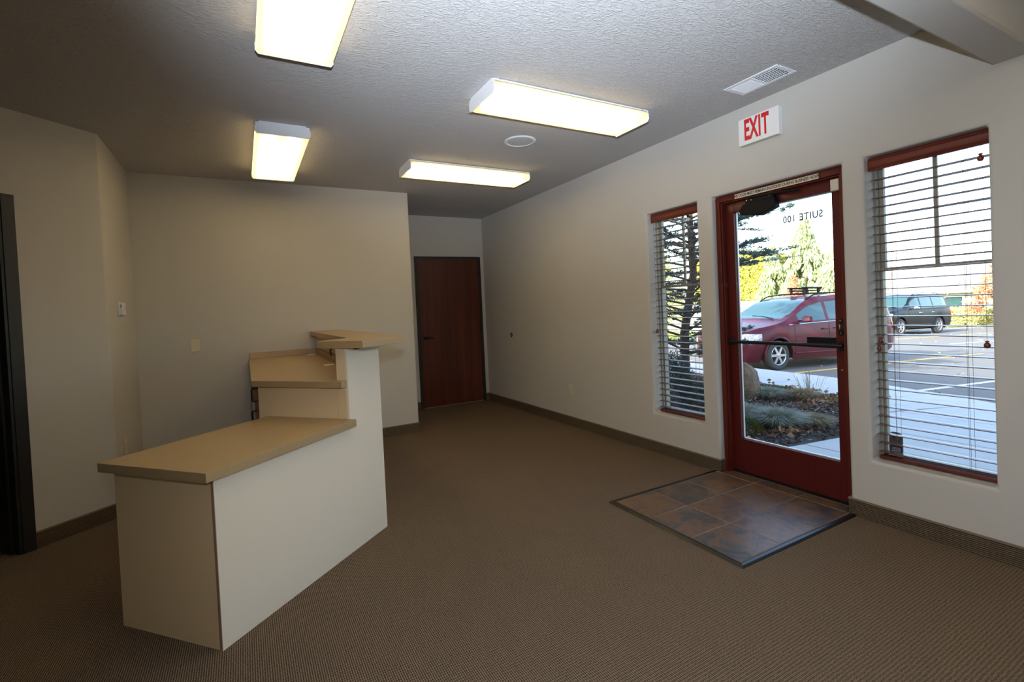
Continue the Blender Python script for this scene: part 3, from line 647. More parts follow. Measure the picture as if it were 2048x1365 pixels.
def outlet(name, loc, rz, label):
    o = empty(name, loc, rz, label=label, cat='outlet', group='wall outlets')
    MB().box((-.036, -.006, -.058), (.036, -.0005, .058)).build('plate', M['almond'], o, bevel=.003)
    for zz in (.02, -.02):
        s_ = MB().box((-.017, -.0085, zz-.014), (.017, -.0055, zz+.014)).build('socket', M['almond'], o, bevel=.002)
        for xx in (-.006, .006): MB().box((xx-.001, -.0088, zz-.004), (xx+.001, -.0084, zz+.005)).build('slot', M['dark'], s_)
    return o
outlet('wall_outlet', (W, 4.473, .407), R(-90), 'almond outlet low on the long right wall')
outlet('wall_outlet', (-.825, 4.66, .44), R(90), 'almond outlet low on the narrow left wall, behind the desktop')
ds = empty('door_stop', (W, 5.806, .992), label='small round black and brass door stop on the right wall', cat='door stop')
MB().lathe([(0, -.004), (.026, -.004), (.030, -.0005)], axis='x', seg=20).build('rose', M['black'], ds, smooth=True)
MB().lathe([(0, -.022), (.012, -.021), (.015, -.012), (.015, -.004)], axis='x', seg=20).build('bumper', M['brass'], ds, smooth=True)
# ---------------------------------------------------------------- door_2: cherry door at the end of the hall
d2 = empty('door_2', (2.628, 6.58, 0), kind='structure')
mb = MB(); a0, a1, az = -.505, .505, 2.135
mb.box((a0, -.018, 0), (a0+.042, -.0005, az)); mb.box((a1-.042, -.018, 0), (a1, -.0005, az)); mb.box((a0+.042, -.018, az-.036), (a1-.042, -.0005, az))
mb.build('door_frame', M['blackpaint'], d2, bevel=.002)
MB().box((a0+.044, -.012, .008), (a1-.044, -.001, az-.038)).build('door_leaf', M['cherry'], d2, bevel=.001)
h = MB().lathe([(0, -.052), (.011, -.052), (.011, -.022), (.030, -.020), (.031, -.012)], c=(a0+.105, 0, .992), axis='y', seg=18).build('door_handle', M['black'], d2, smooth=True)
MB().tube([(a0+.105, -.052, .992), (a0+.14, -.055, .994), (a0+.215, -.050, .988)], [.010, .009, .007], 8).build('lever', M['black'], h, smooth=True)
for zz in (.25, 1.07, 1.88): MB().lathe([(0, -.05), (.007, -.05), (.007, .05), (0, .05)], c=(a1-.043, -.014, zz), axis='z', seg=10).build('hinge', M['black'], d2, smooth=True)
# ---------------------------------------------------------------- door_3: black cased opening on the diagonal wall
d3 = empty('door_3', (*dpt(OP0), 0), kind='structure')
def dprism(s0, s1, n0, n1, z0, z1): return MB().prism([dpt(s0, n0), dpt(s1, n0), dpt(s1, n1), dpt(s0, n1)], z0, z1)
def d3b(mb, name): o = mb.build(name, M['blackpaint'], d3, bevel=.002); o.location = -d3.location
CW = .062
d3b(dprism(OP0-CW+.002, OP0+.004, .0005, .018, 0, OPZ+.044), 'casing'); d3b(dprism(OP1-.004, OP1+CW-.002, .0005, .018, 0, OPZ+.044), 'casing')
d3b(dprism(OP0+.004, OP1-.004, .0005, .018, OPZ-.016, OPZ+.044), 'casing')
d3b(dprism(OP0+.0005, OP0+.020, -TH-.01, .012, 0, OPZ-.018), 'jamb'); d3b(dprism(OP1-.020, OP1-.0005, -TH-.01, .012, 0, OPZ-.018), 'jamb')
d3b(dprism(OP0+.02, OP1-.02, -TH-.01, .012, OPZ-.036, OPZ-.018), 'jamb')
d3b(dprism(OP0+.020, OP0+.034, -TH*.75, -TH*.35, 0, OPZ-.036), 'door_stop')
d3b(dprism(OP0-CW+.002, OP0+.004, -TH-.018, -TH-.0005, 0, OPZ+.044), 'casing')
# ================================================================ outside
SL = .025                     # everything out there falls gently away from the building
def zs_(x): return -.03-SL*(x-3.4)
def za_(x): return zs_(x)-.14
M['conc'] = mat('concrete', (.50, .49, .47), .9, noise=(5, (.58, .57, .55), .25), bump=(120, .15, .002))
M['asph'] = mat('asphalt', (.105, .105, .108), .92, noise=(60, (.17, .165, .16), .25), bump=(220, .5, .004))
M['mulch'] = mat('mulch', (.030, .024, .020), .95, noise=(40, (.085, .068, .055), .2), bump=(60, .8, .02))
M['lineW'] = mat('white_line', (.66, .66, .64), .8, noise=(30, (.45, .45, .44), .2))
M['lineY'] = mat('yellow_line', (.75, .48, .10), .8)
M['lawn'] = mat('lawn', (.16, .20, .04), .95, noise=(9, (.28, .30, .07), .2))
def sloped(poly, zf, th, top=0.0):
    n = len(poly); vs = [(x, y, zf(x)+top) for x, y in poly]+[(x, y, zf(x)-th) for x, y in poly]
    return MB().add(vs, [tuple(range(n)), tuple(reversed(range(n, 2*n)))]+[(i, i+n, (i+1) % n+n, (i+1) % n) for i in range(n)])
lot = sloped([(8.0, -14), (60, -14), (60, 14.2), (30, 17), (8.0, 17)], za_, .3).build('parking_lot', M['asph'], kind='structure')
# curb line
cl_ = [(7.10, -4), (8.44, 2.49), (9.12, 3.99), (9.39, 4.88), (9.70, 6.88), (10.2, 9.5), (10.6, 13)]
# sidewalk slabs along the lot, slabs from the entry door
sw_ = empty('sidewalk', (7, 3, 0), kind='structure')
def slab(poly, g=.005):
    cx = sum(p[0] for p in poly)/len(poly); cyy = sum(p[1] for p in poly)/len(poly)
    q = [(x+(cx-x)*g*2/max(.3, abs(cx-x)+.2), y+(cyy-y)*g*2/max(.3, abs(cyy-y)+.2)) for x, y in poly]
    o = sloped(q, zs_, .14).build('slab', M['conc'], sw_, bevel=.006, seg=2); o.location = -sw_.location; return o
sloped([(3.4, -5), (7.0, -5), (8.4, 2.49), (9.08, 3.99), (9.35, 4.88), (9.65, 6.88), (10.1, 9.5), (10.5, 13), (3.4, 13)], zs_, .5, top=-.012).build('ground', M['mulch'], kind='structure')
bedR = [(6.55, 2.98), (7.10, 3.42), (7.42, 3.90), (7.80, 5.24), (8.15, 6.9), (8.5, 9.5), (8.8, 13)]
curbp = [(8.42, 2.47), (8.82, 3.32), (9.08, 3.96), (9.40, 5.00), (9.68, 6.88), (10.15, 9.5), (10.55, 13)]
for i in range(len(bedR)-1): slab([bedR[i], curbp[i], curbp[i+1], bedR[i+1]])
rows = [(3.405, 4.58), (4.58, 5.75), (5.75, 6.55), (6.55, 6.9)]
ytop = lambda x: 2.78-.125*(x-4.0)+.01*(x-4)**2 if x < 5.8 else 2.98
for a, b_ in rows:
    for y0, y1 in ((1.35, None), (.15, 1.35), (-1.2, .15), (-2.6, -1.2), (-4, -2.6)):
        sk_ = .13*1
        if y1 is None: slab([(a, y0-.12*(a-4)), (b_, y0-.12*(b_-4)), (b_, ytop(b_)), (a, ytop(a))])
        else: slab([(a, y0-.12*(a-4)), (b_, y0-.12*(b_-4)), (b_, y1-.12*(b_-4)), (a, y1-.12*(a-4))])
def cx_(y): return 7.10+(y+4)*(8.42-7.10)/6.47
for y0, y1 in ((1.00, None), (-.35, 1.00), (-1.8, -.35), (-3.2, -1.8)):
    if y1 is None: slab([(6.9, y0), (cx_(y0), y0-.1), (8.42, 2.47), (6.9, ytop(6.9))])
    else: slab([(6.9, y0), (cx_(y0), y0-.1), (cx_(y1-.1), y1-.1), (6.9, y1)])
# painted bay lines
def line(p, q, wd, m_):
    p = Vector(p); q = Vector(q); d = (q-p).normalized(); n = Vector((-d.y, d.x))*wd/2
    o = sloped([tuple(p-n), tuple(q-n), tuple(q+n), tuple(p+n)], za_, .001, top=.003).build('bay_line', m_, lot); return o
line((9.5, 6.42), (15.2, 5.95), .10, M['lineY']); line((14.2, 6.08), (18.2, 5.62), .10, M['lineY'])
line((9.0, 3.92), (14.5, 3.18), .10, M['lineW']); line((8.2, 1.2), (13.5, .5), .10, M['lineW'])
line((24, 10.1), (31, 9.2), .12, M['lineY']); line((22, 7.6), (29, 6.7), .12, M['lineW']); line((30, 12.4), (40, 12.0), .14, M['lineW'])
# ---------------------------------------------------------------- cars
def interp(tab, x):
    if x <= tab[0][0]: return tab[0][1]
    for (a, va), (b_, vb) in zip(tab, tab[1:]):
        if x <= b_:
            k = (x-a)/(b_-a); k = k*k*(3-2*k)*.35+k*.65
            return va+(vb-va)*k
    return tab[-1][1]
def car(name, label, sp, paintm, loc, rz, z):
    o = empty(name, (*loc, z), rz, label=label, cat='car')
    Ln = sp['len']; tilt = math.atan(SL); o.rotation_euler = (0, tilt, rz)
    xs_ = sorted(set([round(Ln*i/64, 3) for i in range(65)]+sp['cuts']))
    xs_ = [x for i, x in enumerate(xs_) if i == 0 or x-xs_[i-1] > .012 or x in sp['cuts']]
    NR = 9
    def section(x):
        top, belt, low, w = (interp(sp[k], x) for k in ('top', 'belt', 'low', 'w'))
        belt = min(belt, top-.02)
        c = max(0, min(1, (top-belt-.10)/.45)); wr = (w-.08)*(1-c)+sp['rw']*w*c
        lows = low
        for xw in sp['wx']:
            d = abs(x-xw)
            if d < sp['ra']: lows = max(lows, sp['r']+math.sqrt(sp['ra']**2-d*d)-.01)
        h = belt-low
        p = [(w-.05, lows), (w-.005, max(low+h*.22, lows+.004)), (w, max(low+h*.60, lows+.03)), (w-.02, max(belt-.03, lows+.05)), (w-.03, belt)]
        zt = top-.06*c-.012; a = p[4]
        lw = (wr, zt)
        p.append((a[0]+(lw[0]-a[0])*.10, a[1]+(lw[1]-a[1])*.10)); p.append((a[0]+(lw[0]-a[0])*.88, a[1]+(lw[1]-a[1])*.88)); p.append(lw)
        p.append((wr-.09*(1 if c > .3 else 1.6), top-.004)); p.append((0, top+.022*c+.015))
        return p
    secs = [section(x) for x in xs_]; NP = len(secs[0])
    def P(i, j, s): return (xs_[i], s*secs[i][j][0], secs[i][j][1])
    groups = {'body': [], 'windshield': [], 'rear_window': [], 'sideL': [], 'sideR': []}
    sides = {}
    for i in range(len(xs_)-1):
        xm = (xs_[i]+xs_[i+1])/2
        for j in range(NP-1):
            for s in (-1, 1):
                g = 'body'
                if j == 5:
                    for k, (a, b_) in enumerate(sp['win']):
                        if a < xm < b_: g = 'side%d%s' % (k, 'L' if s < 0 else 'R')
                if j == 8 and sp['ws'][0] < xm < sp['ws'][1]: g = 'windshield'
                if j == 8 and sp['rwn'][0] < xm < sp['rwn'][1]: g = 'rear_window'
                groups.setdefault(g, []).append((i, j, s))
    def patch(lst, off=0.0):
        vid = {}; vs = []; fs = []
        def g(i, j, s):
            if j == NP-1: s = 1
            if (i, j, s) not in vid: vid[i, j, s] = len(vs); vs.append(P(i, j, s))
            return vid[i, j, s]
        for i, j, s in lst: fs.append((g(i, j, s), g(i+1, j, s), g(i+1, j+1, s), g(i, j+1, s)))
        return vs, fs
    vs, fs = patch(groups['body'])
    # nose and tail closures, floor
    for i in (0, len(xs_)-1):
        ring = [P(i, j, 1) for j in range(NP)]+[P(i, j, -1) for j in range(NP-2, -1, -1)]
        b0_ = len(vs); vs += ring; fs.append(tuple(range(b0_, b0_+len(ring))))
    bd = MB().add(vs, fs); b = bd.build('body', paintm, o, smooth=True, ang=28)
    uw = interp(sp['w'], Ln/2)-.28
    MB().box((.15, -uw, .24), (Ln-.15, uw, .62)).build('underbody', M['dark'], o)
    for g in groups:
        if g == 'body' or not groups[g]: continue
        vs, fs = patch(groups[g]); MB().add(vs, fs).build(g if 'window' in g or g == 'windshield' else 'side_window', sp['glass'], o, smooth=True, ang=60)
    # dark cabin behind the panes is the closed body; wheels
    w = interp(sp['w'], sp['wx'][0]); r = sp['r']
    first = None
    for xw in sp['wx']:
        for s in (-1, 1):
            if first is None:
                T = .215
                ty = MB().lathe([(r*.64, -T/2+.012), (r*.70, -T/2), (r*.90, -T/2+.002), (r*.975, -T/2+.022), (r, -T/2+.05), (r, T/2-.05), (r*.975, T/2-.022), (r*.9, T/2-.002), (r*.7, T/2), (r*.64, T/2-.012)], axis='y', seg=36, cap=False)
                wheel = ty.build('wheel', sp['tyre'], o, smooth=True)
                rm = MB(); rm.lathe([(r*.66, -T/2+.010), (r*.64, -T/2+.002), (r*.60, -T/2+.014), (r*.58, -T/2+.05)], axis='y', seg=36, cap=False)
                ns_2 = sp['spokes']
                for k in range(ns_2):
                    a = 2*math.pi*k/ns_2; ca, sa = math.cos(a), math.sin(a)
                    def q(rr, t_, y_): return (rr*ca-t_*sa, y_, rr*sa+t_*ca)
                    y0_ = -T/2+.018
                    rm.add([q(r*.10, -.030, y0_-.004), q(r*.62, -.026, y0_-.002), q(r*.62, .026, y0_-.002), q(r*.10, .030, y0_-.004), q(r*.10, -.030, y0_+.03), q(r*.62, -.026, y0_+.03), q(r*.62, .026, y0_+.03), q(r*.10, .030, y0_+.03)],
                           [(0, 1, 2, 3), (0, 4, 5, 1), (3, 2, 6, 7), (4, 7, 6, 5), (1, 5, 6, 2), (0, 3, 7, 4)])
                rm.lathe([(0, -T/2+.004), (.055, -T/2+.008), (.07, -T/2+.03)], axis='y', seg=18)
                rim = rm.build('rim', sp['rim'], wheel, smooth=True)
                bk = MB().lathe([(0, -T/2+.06), (r*.6, -T/2+.055)], axis='y', seg=24).build('brake_disc', M['dark'], wheel)
                wheel.location = (xw, s*(w-.115), r); wheel.rotation_euler.z = 0 if s < 0 else math.pi; first = wheel
            else:
                c = first.copy(); C.objects.link(c); c.parent = o; c.location = (xw, s*(w-.115), r); c.rotation_euler.z = 0 if s < 0 else math.pi
                for ch in [q_ for q_ in bpy.data.objects if q_.parent == first]: d = ch.copy(); C.objects.link(d); d.parent = c
            # arch lip
            pts = [(xw+(sp['ra']+.012)*math.cos(a), s*(w+.004), sp['r']-.01+(sp['ra']+.012)*math.sin(a)) for a in [math.pi*k/14 for k in range(-1, 16)]]
            MB().tube(pts, .020, 6).build('wheel_arch', paintm, o, smooth=True)
    # lamps, mirrors, handles, seams
    def spt(x, z_, s, off=.004):
        i = min(range(len(xs_)), key=lambda k: abs(xs_[k]-x)); se = secs[i]
        for j in range(NP-2):
            if se[j][1] <= z_ <= se[j+1][1]:
                k = (z_-se[j][1])/max(1e-6, se[j+1][1]-se[j][1]); return (xs_[i], s*(se[j][0]+(se[j+1][0]-se[j][0])*k+off), z_)
        return (xs_[i], s*(se[3][0]+off), z_)
    for s in (-1, 1):
        for nm, (xa_, xb_, z0_, z1_), mt in (('headlight', sp['hl'], M['lamp_clear']), ('taillight', sp['tl'], M['lamp_red'])):
            n = 6; g_ = []; f_ = []
            for k in range(n+1):
                x = xa_+(xb_-xa_)*k/n; k2 = k/n if nm == 'headlight' else 1-k/n
                zl, zh = z0_+(z1_-z0_)*.35*k2, z1_-(z1_-z0_)*.05*k2
                g_ += [spt(x, zl, s, .008), spt(x, (zl+zh)/2, s, .012), spt(x, zh, s, .008)]
            for k in range(n):
                f_ += [(3*k, 3*k+3, 3*k+4, 3*k+1), (3*k+1, 3*k+4, 3*k+5, 3*k+2)]
            lo_ = MB().add(g_, f_).build(nm, mt, o, smooth=True)
            so = lo_.modifiers.new('t', 'SOLIDIFY'); so.thickness = .012
        mx, mz = sp['mirror']; ww = interp(sp['w'], mx)
        mi_ = MB().add([(mx-.07, s*(ww+.05), mz-.055), (mx+.02, s*(ww+.05), mz-.07), (mx+.05, s*(ww+.24), mz-.065), (mx-.03, s*(ww+.22), mz-.05), (mx-.06, s*(ww+.05), mz+.06), (mx+.03, s*(ww+.05), mz+.085), (mx+.06, s*(ww+.23), mz+.065), (mx-.02, s*(ww+.21), mz+.055)],
                       [(0, 3, 2, 1), (4, 5, 6, 7), (0, 1, 5, 4), (1, 2, 6, 5), (2, 3, 7, 6), (3, 0, 4, 7)]).build('mirror', sp['mirm'], o, bevel=.022, seg=4)
        MB().box((mx-.03, s*(ww-.08), mz-.06), (mx+.02, s*(ww+.07), mz-.02)).build('mirror_stalk', M['blackplastic'], mi_, bevel=.006)
        for hx, hz in sp['handles']:
            a = spt(hx, hz, s, .006); MB().tube([spt(hx-.09, hz, s, .004), spt(hx-.06, hz, s, .026), spt(hx+.06, hz, s, .026), spt(hx+.09, hz, s, .004)], [.013, .016, .016, .011], 8).build('door_handle', sp['handm'], o, smooth=True)
        for k, sx in enumerate(sp['seams']):
            zz = [interp(sp['low'], sx)+.10+(interp(sp['belt'], sx)-interp(sp['low'], sx)-.12)*q/6 for q in range(7)]
            MB().tube([spt(sx, z_, s, .0015) for z_ in zz], .005, 4).build('door_seam', M['dark'], o)
        # belt moulding and rocker line
        bx_ = [sp['beltx'][0]+(sp['beltx'][1]-sp['beltx'][0])*q/14 for q in range(15)]
        MB().tube([spt(x, interp(sp['belt'], x)+.004, s, .004) for x in bx_], .010, 6).build('belt_moulding', sp['mold'], o, smooth=True)
        MB().tube([spt(x, interp(sp['low'], x)+.16, s, .004) for x in [sp['wx'][0]+sp['ra']+.06+(sp['wx'][1]-sp['wx'][0]-2*sp['ra']-.12)*q/8 for q in range(9)]], .012, 6).build('side_moulding', paintm, o, smooth=True)
        rr0, rr1 = sp['rail']
        MB().tube([(rr0, s*sp['railw'], interp(sp['top'], rr0)+.005)]+[(rr0+(rr1-rr0)*q/8, s*sp['railw'], interp(sp['top'], rr0+(rr1-rr0)*q/8)+.055) for q in range(1, 8)]+[(rr1, s*sp['railw'], interp(sp['top'], rr1)+.005)], .016, 8).build('roof_rail', M['blackplastic'], o, smooth=True)
    for q in (.28, .62) if sp['bars'] else ():
        x = sp['rail'][0]+(sp['rail'][1]-sp['rail'][0])*q; zt = interp(sp['top'], x)
        cb = MB().tube([(x, -sp['railw'], zt+.07), (x, 0, zt+.08), (x, sp['railw'], zt+.07)], .016, 8).build('cross_bar', M['blackplastic'], o, smooth=True)
        if q < .5:
            for yy in (-.35, .05):
                ca_ = MB().box((x-.30, yy, zt+.19), (x+.34, yy+.09, zt+.235)); ca_.box((x-.26, yy+.01, zt+.13), (x+.30, yy+.08, zt+.165)); ca_.box((x-.24, yy+.02, zt+.07), (x-.18, yy+.07, zt+.20)); ca_.box((x+.22, yy+.02, zt+.07), (x+.28, yy+.07, zt+.20))
                ca_.build('ski_carrier', M['blackplastic'], cb, bevel=.012, seg=2)
    # wipers, grille, plate area
    x0_ = sp['ws'][0]
    MB().tube([(x0_-.02, -.55, interp(sp['top'], x0_)+.015), (x0_+.10, -.15, interp(sp['top'], x0_+.10)+.02), (x0_+.14, .20, interp(sp['top'], x0_+.14)+.02)], .010, 6).build('wiper', M['black'], o)
    MB().box((-.012, -.42, .50), (.03, .42, .66)).build('grille', M['blackplastic'], o, bevel=.01)
    MB().box((Ln-.03, -.55, .40), (Ln+.03, .55, .58)).build('rear_bumper', paintm, o, bevel=.02, seg=2)
    return o
def carpaint(name, col, coat=.6, rough=.4, metal=.3):
    m_ = mat(name, col, rough, metal=metal, coat=coat, spec=.25); m_.node_tree.nodes['Principled BSDF'].inputs['Coat Roughness'].default_value = .05; return m_
M['lamp_clear'] = mat('lamp_clear', (.75, .78, .80), .08, coat=1.0, noise=(30, (.35, .33, .33), .1)); M['lamp_red'] = mat('lamp_red', (.55, .02, .03), .1, coat=1.0)
M['carglass'] = mat('car_glass', (.03, .075, .085), .03, spec=.6, coat=.3); M['tyre'] = mat('tyre_rubber', (.045, .045, .046), .8, bump=(60, .3, .003)); M['rim'] = mat('alloy_rim', (.62, .63, .66), .25, metal=.8)
M['chrome'] = mat('chrome', (.85, .86, .88), .08, metal=1)
van = dict(len=5.14, r=.345, ra=.415, wx=[.955, 4.035], rw=.80,
    top=[(0, .60), (.04, .78), (.16, .91), (.5, 1.00), (.95, 1.07), (1.18, 1.13), (1.30, 1.19), (2.10, 1.60), (2.45, 1.69), (3.2, 1.74), (4.3, 1.72), (4.80, 1.66), (4.95, 1.50), (5.08, 1.12), (5.14, .90)],
    belt=[(0, .55), (.05, .72), (.5, .93), (.95, 1.00), (1.3, 1.03), (2.2, 1.07), (4.7, 1.17), (5.0, 1.14), (5.08, 1.05), (5.14, .85)],
    low=[(0, .26), (.15, .20), (.6, .19), (1.5, .22), (3.6, .22), (4.6, .26), (5.14, .34)],
    w=[(0, .50), (.04, .64), (.14, .80), (.35, .90), (.7, .95), (1.3, .975), (4.2, .975), (4.8, .94), (5.05, .86), (5.14, .74)],
    ws=(1.26, 2.22), rwn=(4.86, 5.06), win=[(1.62, 2.50), (2.60, 3.60), (3.70, 4.72)], cuts=[1.26, 1.62, 2.22, 2.50, 2.60, 3.60, 3.70, 4.72, 4.86, 5.06],
    hl=(.06, .52, .60, .86), tl=(4.90, 5.12, .80, 1.12), mirror=(1.66, 1.16), handles=[(2.42, .92), (2.80, .93)], seams=[1.45, 2.55, 3.65], beltx=(1.30, 4.7),
    rail=(2.15, 4.55), railw=.66, bars=True, glass=M['carglass'], tyre=M['tyre'], rim=M['rim'], spokes=6, mirm=None, handm=None, mold=M['chrome'])
maroon = carpaint('maroon_paint', (.085, .005, .015), coat=.25); van['handm'] = maroon; van['mirm'] = mat('mirror_maroon', (.06, .005, .014), .45, spec=.3)
VX, VY = 11.0, 7.02
rzv = -.150
def place(px, py, sp, rz, s=-1):
    """nose position so that the near front wheel touches (px, py)"""
    w = interp(sp['w'], sp['wx'][0])-.05
    ca, sa = math.cos(rz), math.sin(rz); lx, ly = sp['wx'][0], s*w
    return (px-(lx*ca-ly*sa), py-(lx*sa+ly*ca))
pl = place(VX-.30, VY-.17, van, rzv)
car('minivan', 'maroon minivan with roof rack parked outside the entry door', van, maroon, pl, rzv, za_(pl[0]))
suv = dict(len=5.65, r=.40, ra=.475, wx=[1.02, 4.32], rw=.80,
    top=[(0, .86), (.04, 1.02), (.2, 1.14), (.9, 1.20), (1.45, 1.24), (1.60, 1.30), (2.25, 1.80), (2.55, 1.90), (3.4, 1.95), (4.9, 1.92), (5.30, 1.84), (5.50, 1.45), (5.62, 1.15), (5.65, .95)],
    belt=[(0, .82), (.05, .96), (.9, 1.12), (1.5, 1.17), (2.5, 1.20), (5.2, 1.24), (5.5, 1.18), (5.65, .90)],
    low=[(0, .42), (.15, .34), (.6, .30), (1.6, .32), (4.8, .34), (5.3, .36), (5.65, .44)],
    w=[(0, .72), (.05, .86), (.2, .95), (.6, 1.0), (4.8, 1.0), (5.4, .97), (5.60, .92), (5.65, .84)],
    ws=(1.54, 2.36), rwn=(5.34, 5.56), win=[(1.95, 2.72), (2.84, 3.80), (3.90, 5.10)], cuts=[1.54, 1.95, 2.36, 2.72, 2.84, 3.80, 3.90, 5.10, 5.34, 5.56],
    hl=(.05, .40, .80, 1.04), tl=(5.40, 5.62, .80, 1.20), mirror=(2.02, 1.30), handles=[(2.66, 1.05), (3.74, 1.06)], seams=[1.72, 2.78, 3.85], beltx=(1.7, 5.2),
    rail=(2.5, 5.0), railw=.70, bars=False, glass=M['carglass'], tyre=M['tyre'], rim=M['rim'], spokes=6, mirm=M['chrome'], handm=M['chrome'], mold=M['blackplastic'])
pl = place(26.6, 11.05, suv, R(-4))
car('suv', 'black sport utility vehicle parked across the lot, seen through the big window', suv, carpaint('black_car_paint', (.008, .008, .010), coat=0, rough=.3, metal=0), pl, R(-4), za_(pl[0]))
# ---------------------------------------------------------------- planting
import numpy as np
rng = np.random.default_rng(5)
def leaves(name, pts, dirs, length, width, material, parent=None, kind='stuff', jitter=.5, fold=False):
    """many small blades in one mesh: pts (n,3), dirs (n,3) unit"""
    n = len(pts); pts = np.asarray(pts, float); dirs = np.asarray(dirs, float)
    dirs = dirs/np.maximum(1e-9, np.linalg.norm(dirs, axis=1))[:, None]
    rv = rng.normal(size=(n, 3)); side = np.cross(dirs, rv); side /= np.maximum(1e-9, np.linalg.norm(side, axis=1))[:, None]
    ln = length*(1+jitter*(rng.random(n)-.5))[:, None]; wd = width*(1+jitter*(rng.random(n)-.5))[:, None]
    a = pts-side*wd*.25; b = pts+dirs*ln*.55-side*wd*.5; c = pts+dirs*ln; d = pts+dirs*ln*.45+side*wd*.5
    v = np.stack([a, b, c, d], 1).reshape(-1, 3)
    me = bpy.data.meshes.new(name); me.vertices.add(4*n); me.vertices.foreach_set('co', v.ravel())
    me.loops.add(4*n); me.loops.foreach_set('vertex_index', np.arange(4*n, dtype=np.int32)); me.polygons.add(n)
    me.polygons.foreach_set('loop_start', np.arange(0, 4*n, 4, dtype=np.int32)); me.polygons.foreach_set('loop_total', np.full(n, 4, dtype=np.int32))
    me.update(calc_edges=True); me.materials.append(material)
    o = bpy.data.objects.new(name, me); C.objects.link(o); o.parent = parent
    if kind: o['kind'] = kind
    return o
def unit(n): v = rng.normal(size=(n, 3)); return v/np.linalg.norm(v, axis=1)[:, None]
G = {}
G['cedar'] = leafmat('blue_conifer_needles', (.055, .095, .085), (.13, .19, .18), 6, trans=.15)
G['spruce'] = leafmat('dark_conifer_needles', (.018, .040, .035), (.07, .11, .10), 6, trans=.1)
G['hedge'] = leafmat('golden_hedge_leaves', (.46, .47, .10), (.66, .64, .16), 2.5)
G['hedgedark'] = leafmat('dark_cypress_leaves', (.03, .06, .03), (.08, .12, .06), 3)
G['weep'] = leafmat('weeping_conifer_leaves', (.30, .38, .18), (.52, .60, .36), 2)
G['red'] = leafmat('red_leaves', (.50, .24, .14), (.66, .42, .26), 3)
G['fescue'] = leafmat('blue_fescue', (.20, .22, .17), (.40, .41, .32), 14, trans=.2)
G['dry'] = leafmat('dry_grass', (.24, .18, .10), (.40, .32, .19), 14)
G['moss'] = leafmat('moss', (.04, .055, .012), (.12, .14, .03), 20)
G['dead'] = leafmat('dead_leaves', (.14, .06, .03), (.40, .22, .12), 6, trans=.1)
G['yellow'] = leafmat('yellow_shrub_leaves', (.46, .47, .20), (.66, .64, .34), 3)
G['bark'] = mat('bark', (.045, .035, .028), .95, noise=(14, (.10, .08, .065), .2), bump=(30, .8, .02))
G['palebark'] = mat('pale_bark', (.20, .17, .15), .95, noise=(14, (.30, .26, .23), .2))
# --- blue atlas cedar beside the entry
ct = empty('conifer_tree', (6.55, 5.85, zs_(6.5)), label='blue-grey conifer with level limbs outside the narrow window', cat='tree')
cp = np.array([6.55, 5.85, zs_(6.5)])
MB().tube([(0, 0, -.1), (.05, .02, .9), (.16, -.12, 1.9), (.20, -.05, 3.0), (.28, .05, 4.3), (.3, .1, 5.4)], [.085, .075, .062, .05, .035, .015], 10).build('trunk', G['bark'], ct, smooth=True)
P_, D_ = [], []
br = MB()
for k in range(96):
    h = .50+k*.052+rng.uniform(-.04, .04); a = k*2.4+rng.uniform(-.4, .4)
    L_ = (1.75-.16*max(0, h-1.0)**1.1)*rng.uniform(.72, 1.12)
    if L_ < .4: L_ = .4
    if h < 1.7 and math.cos(a)*.875-math.sin(a)*.484 > .1: L_ *= .5
    tilt = rng.uniform(.0, .62); pts = []
    wob = rng.uniform(-.25, .25)
    for q in np.linspace(0, 1, 7):
        aa = a+wob*q; pts.append((.17*min(1, h/2)+math.cos(aa)*L_*q, -.05+math.sin(aa)*L_*q, h+L_*q*tilt-.10*L_*q*q))
    br.tube(pts, [.022*(1-.8*q) for q in np.linspace(0, 1, 7)], 5)
    pa = np.array(pts)
    for _ in range(14):      # side twigs
        s = rng.uniform(.25, 1); i = min(5, int(s*6)); f = s*6-i; b0_ = pa[i]*(1-f)+pa[min(6, i+1)]*f
        sd = a+rng.choice([-1, 1])*rng.uniform(.6, 1.25); tl_ = rng.uniform(.15, .42)*(1.2-s*.4)
        e_ = b0_+np.array([math.cos(sd)*tl_, math.sin(sd)*tl_, rng.uniform(-.03, .06)])
        br.tube([tuple(b0_), tuple(e_)], [.006, .002], 4)
        m_ = 60; tt = rng.random(m_)[:, None]; P_.append(b0_*(1-tt)+e_*tt+rng.normal(scale=.012, size=(m_, 3))); dd = unit(m_); dd[:, 2] = np.abs(dd[:, 2])*.8; D_.append(dd+(e_-b0_)/tl_*.5)
    m_ = 70; s = rng.uniform(.2, 1, m_); i = np.minimum(5, (s*6).astype(int)); f = (s*6-i)[:, None]
    P_.append(pa[i]*(1-f)+pa[i+1]*f+rng.normal(scale=.015, size=(m_, 3))); dd = unit(m_); dd[:, 2] = np.abs(dd[:, 2]); D_.append(dd)
br.build('branches', G['bark'], ct, kind='stuff')
leaves('foliage', np.concatenate(P_), np.concatenate(D_), .052, .015, G['cedar'], ct)
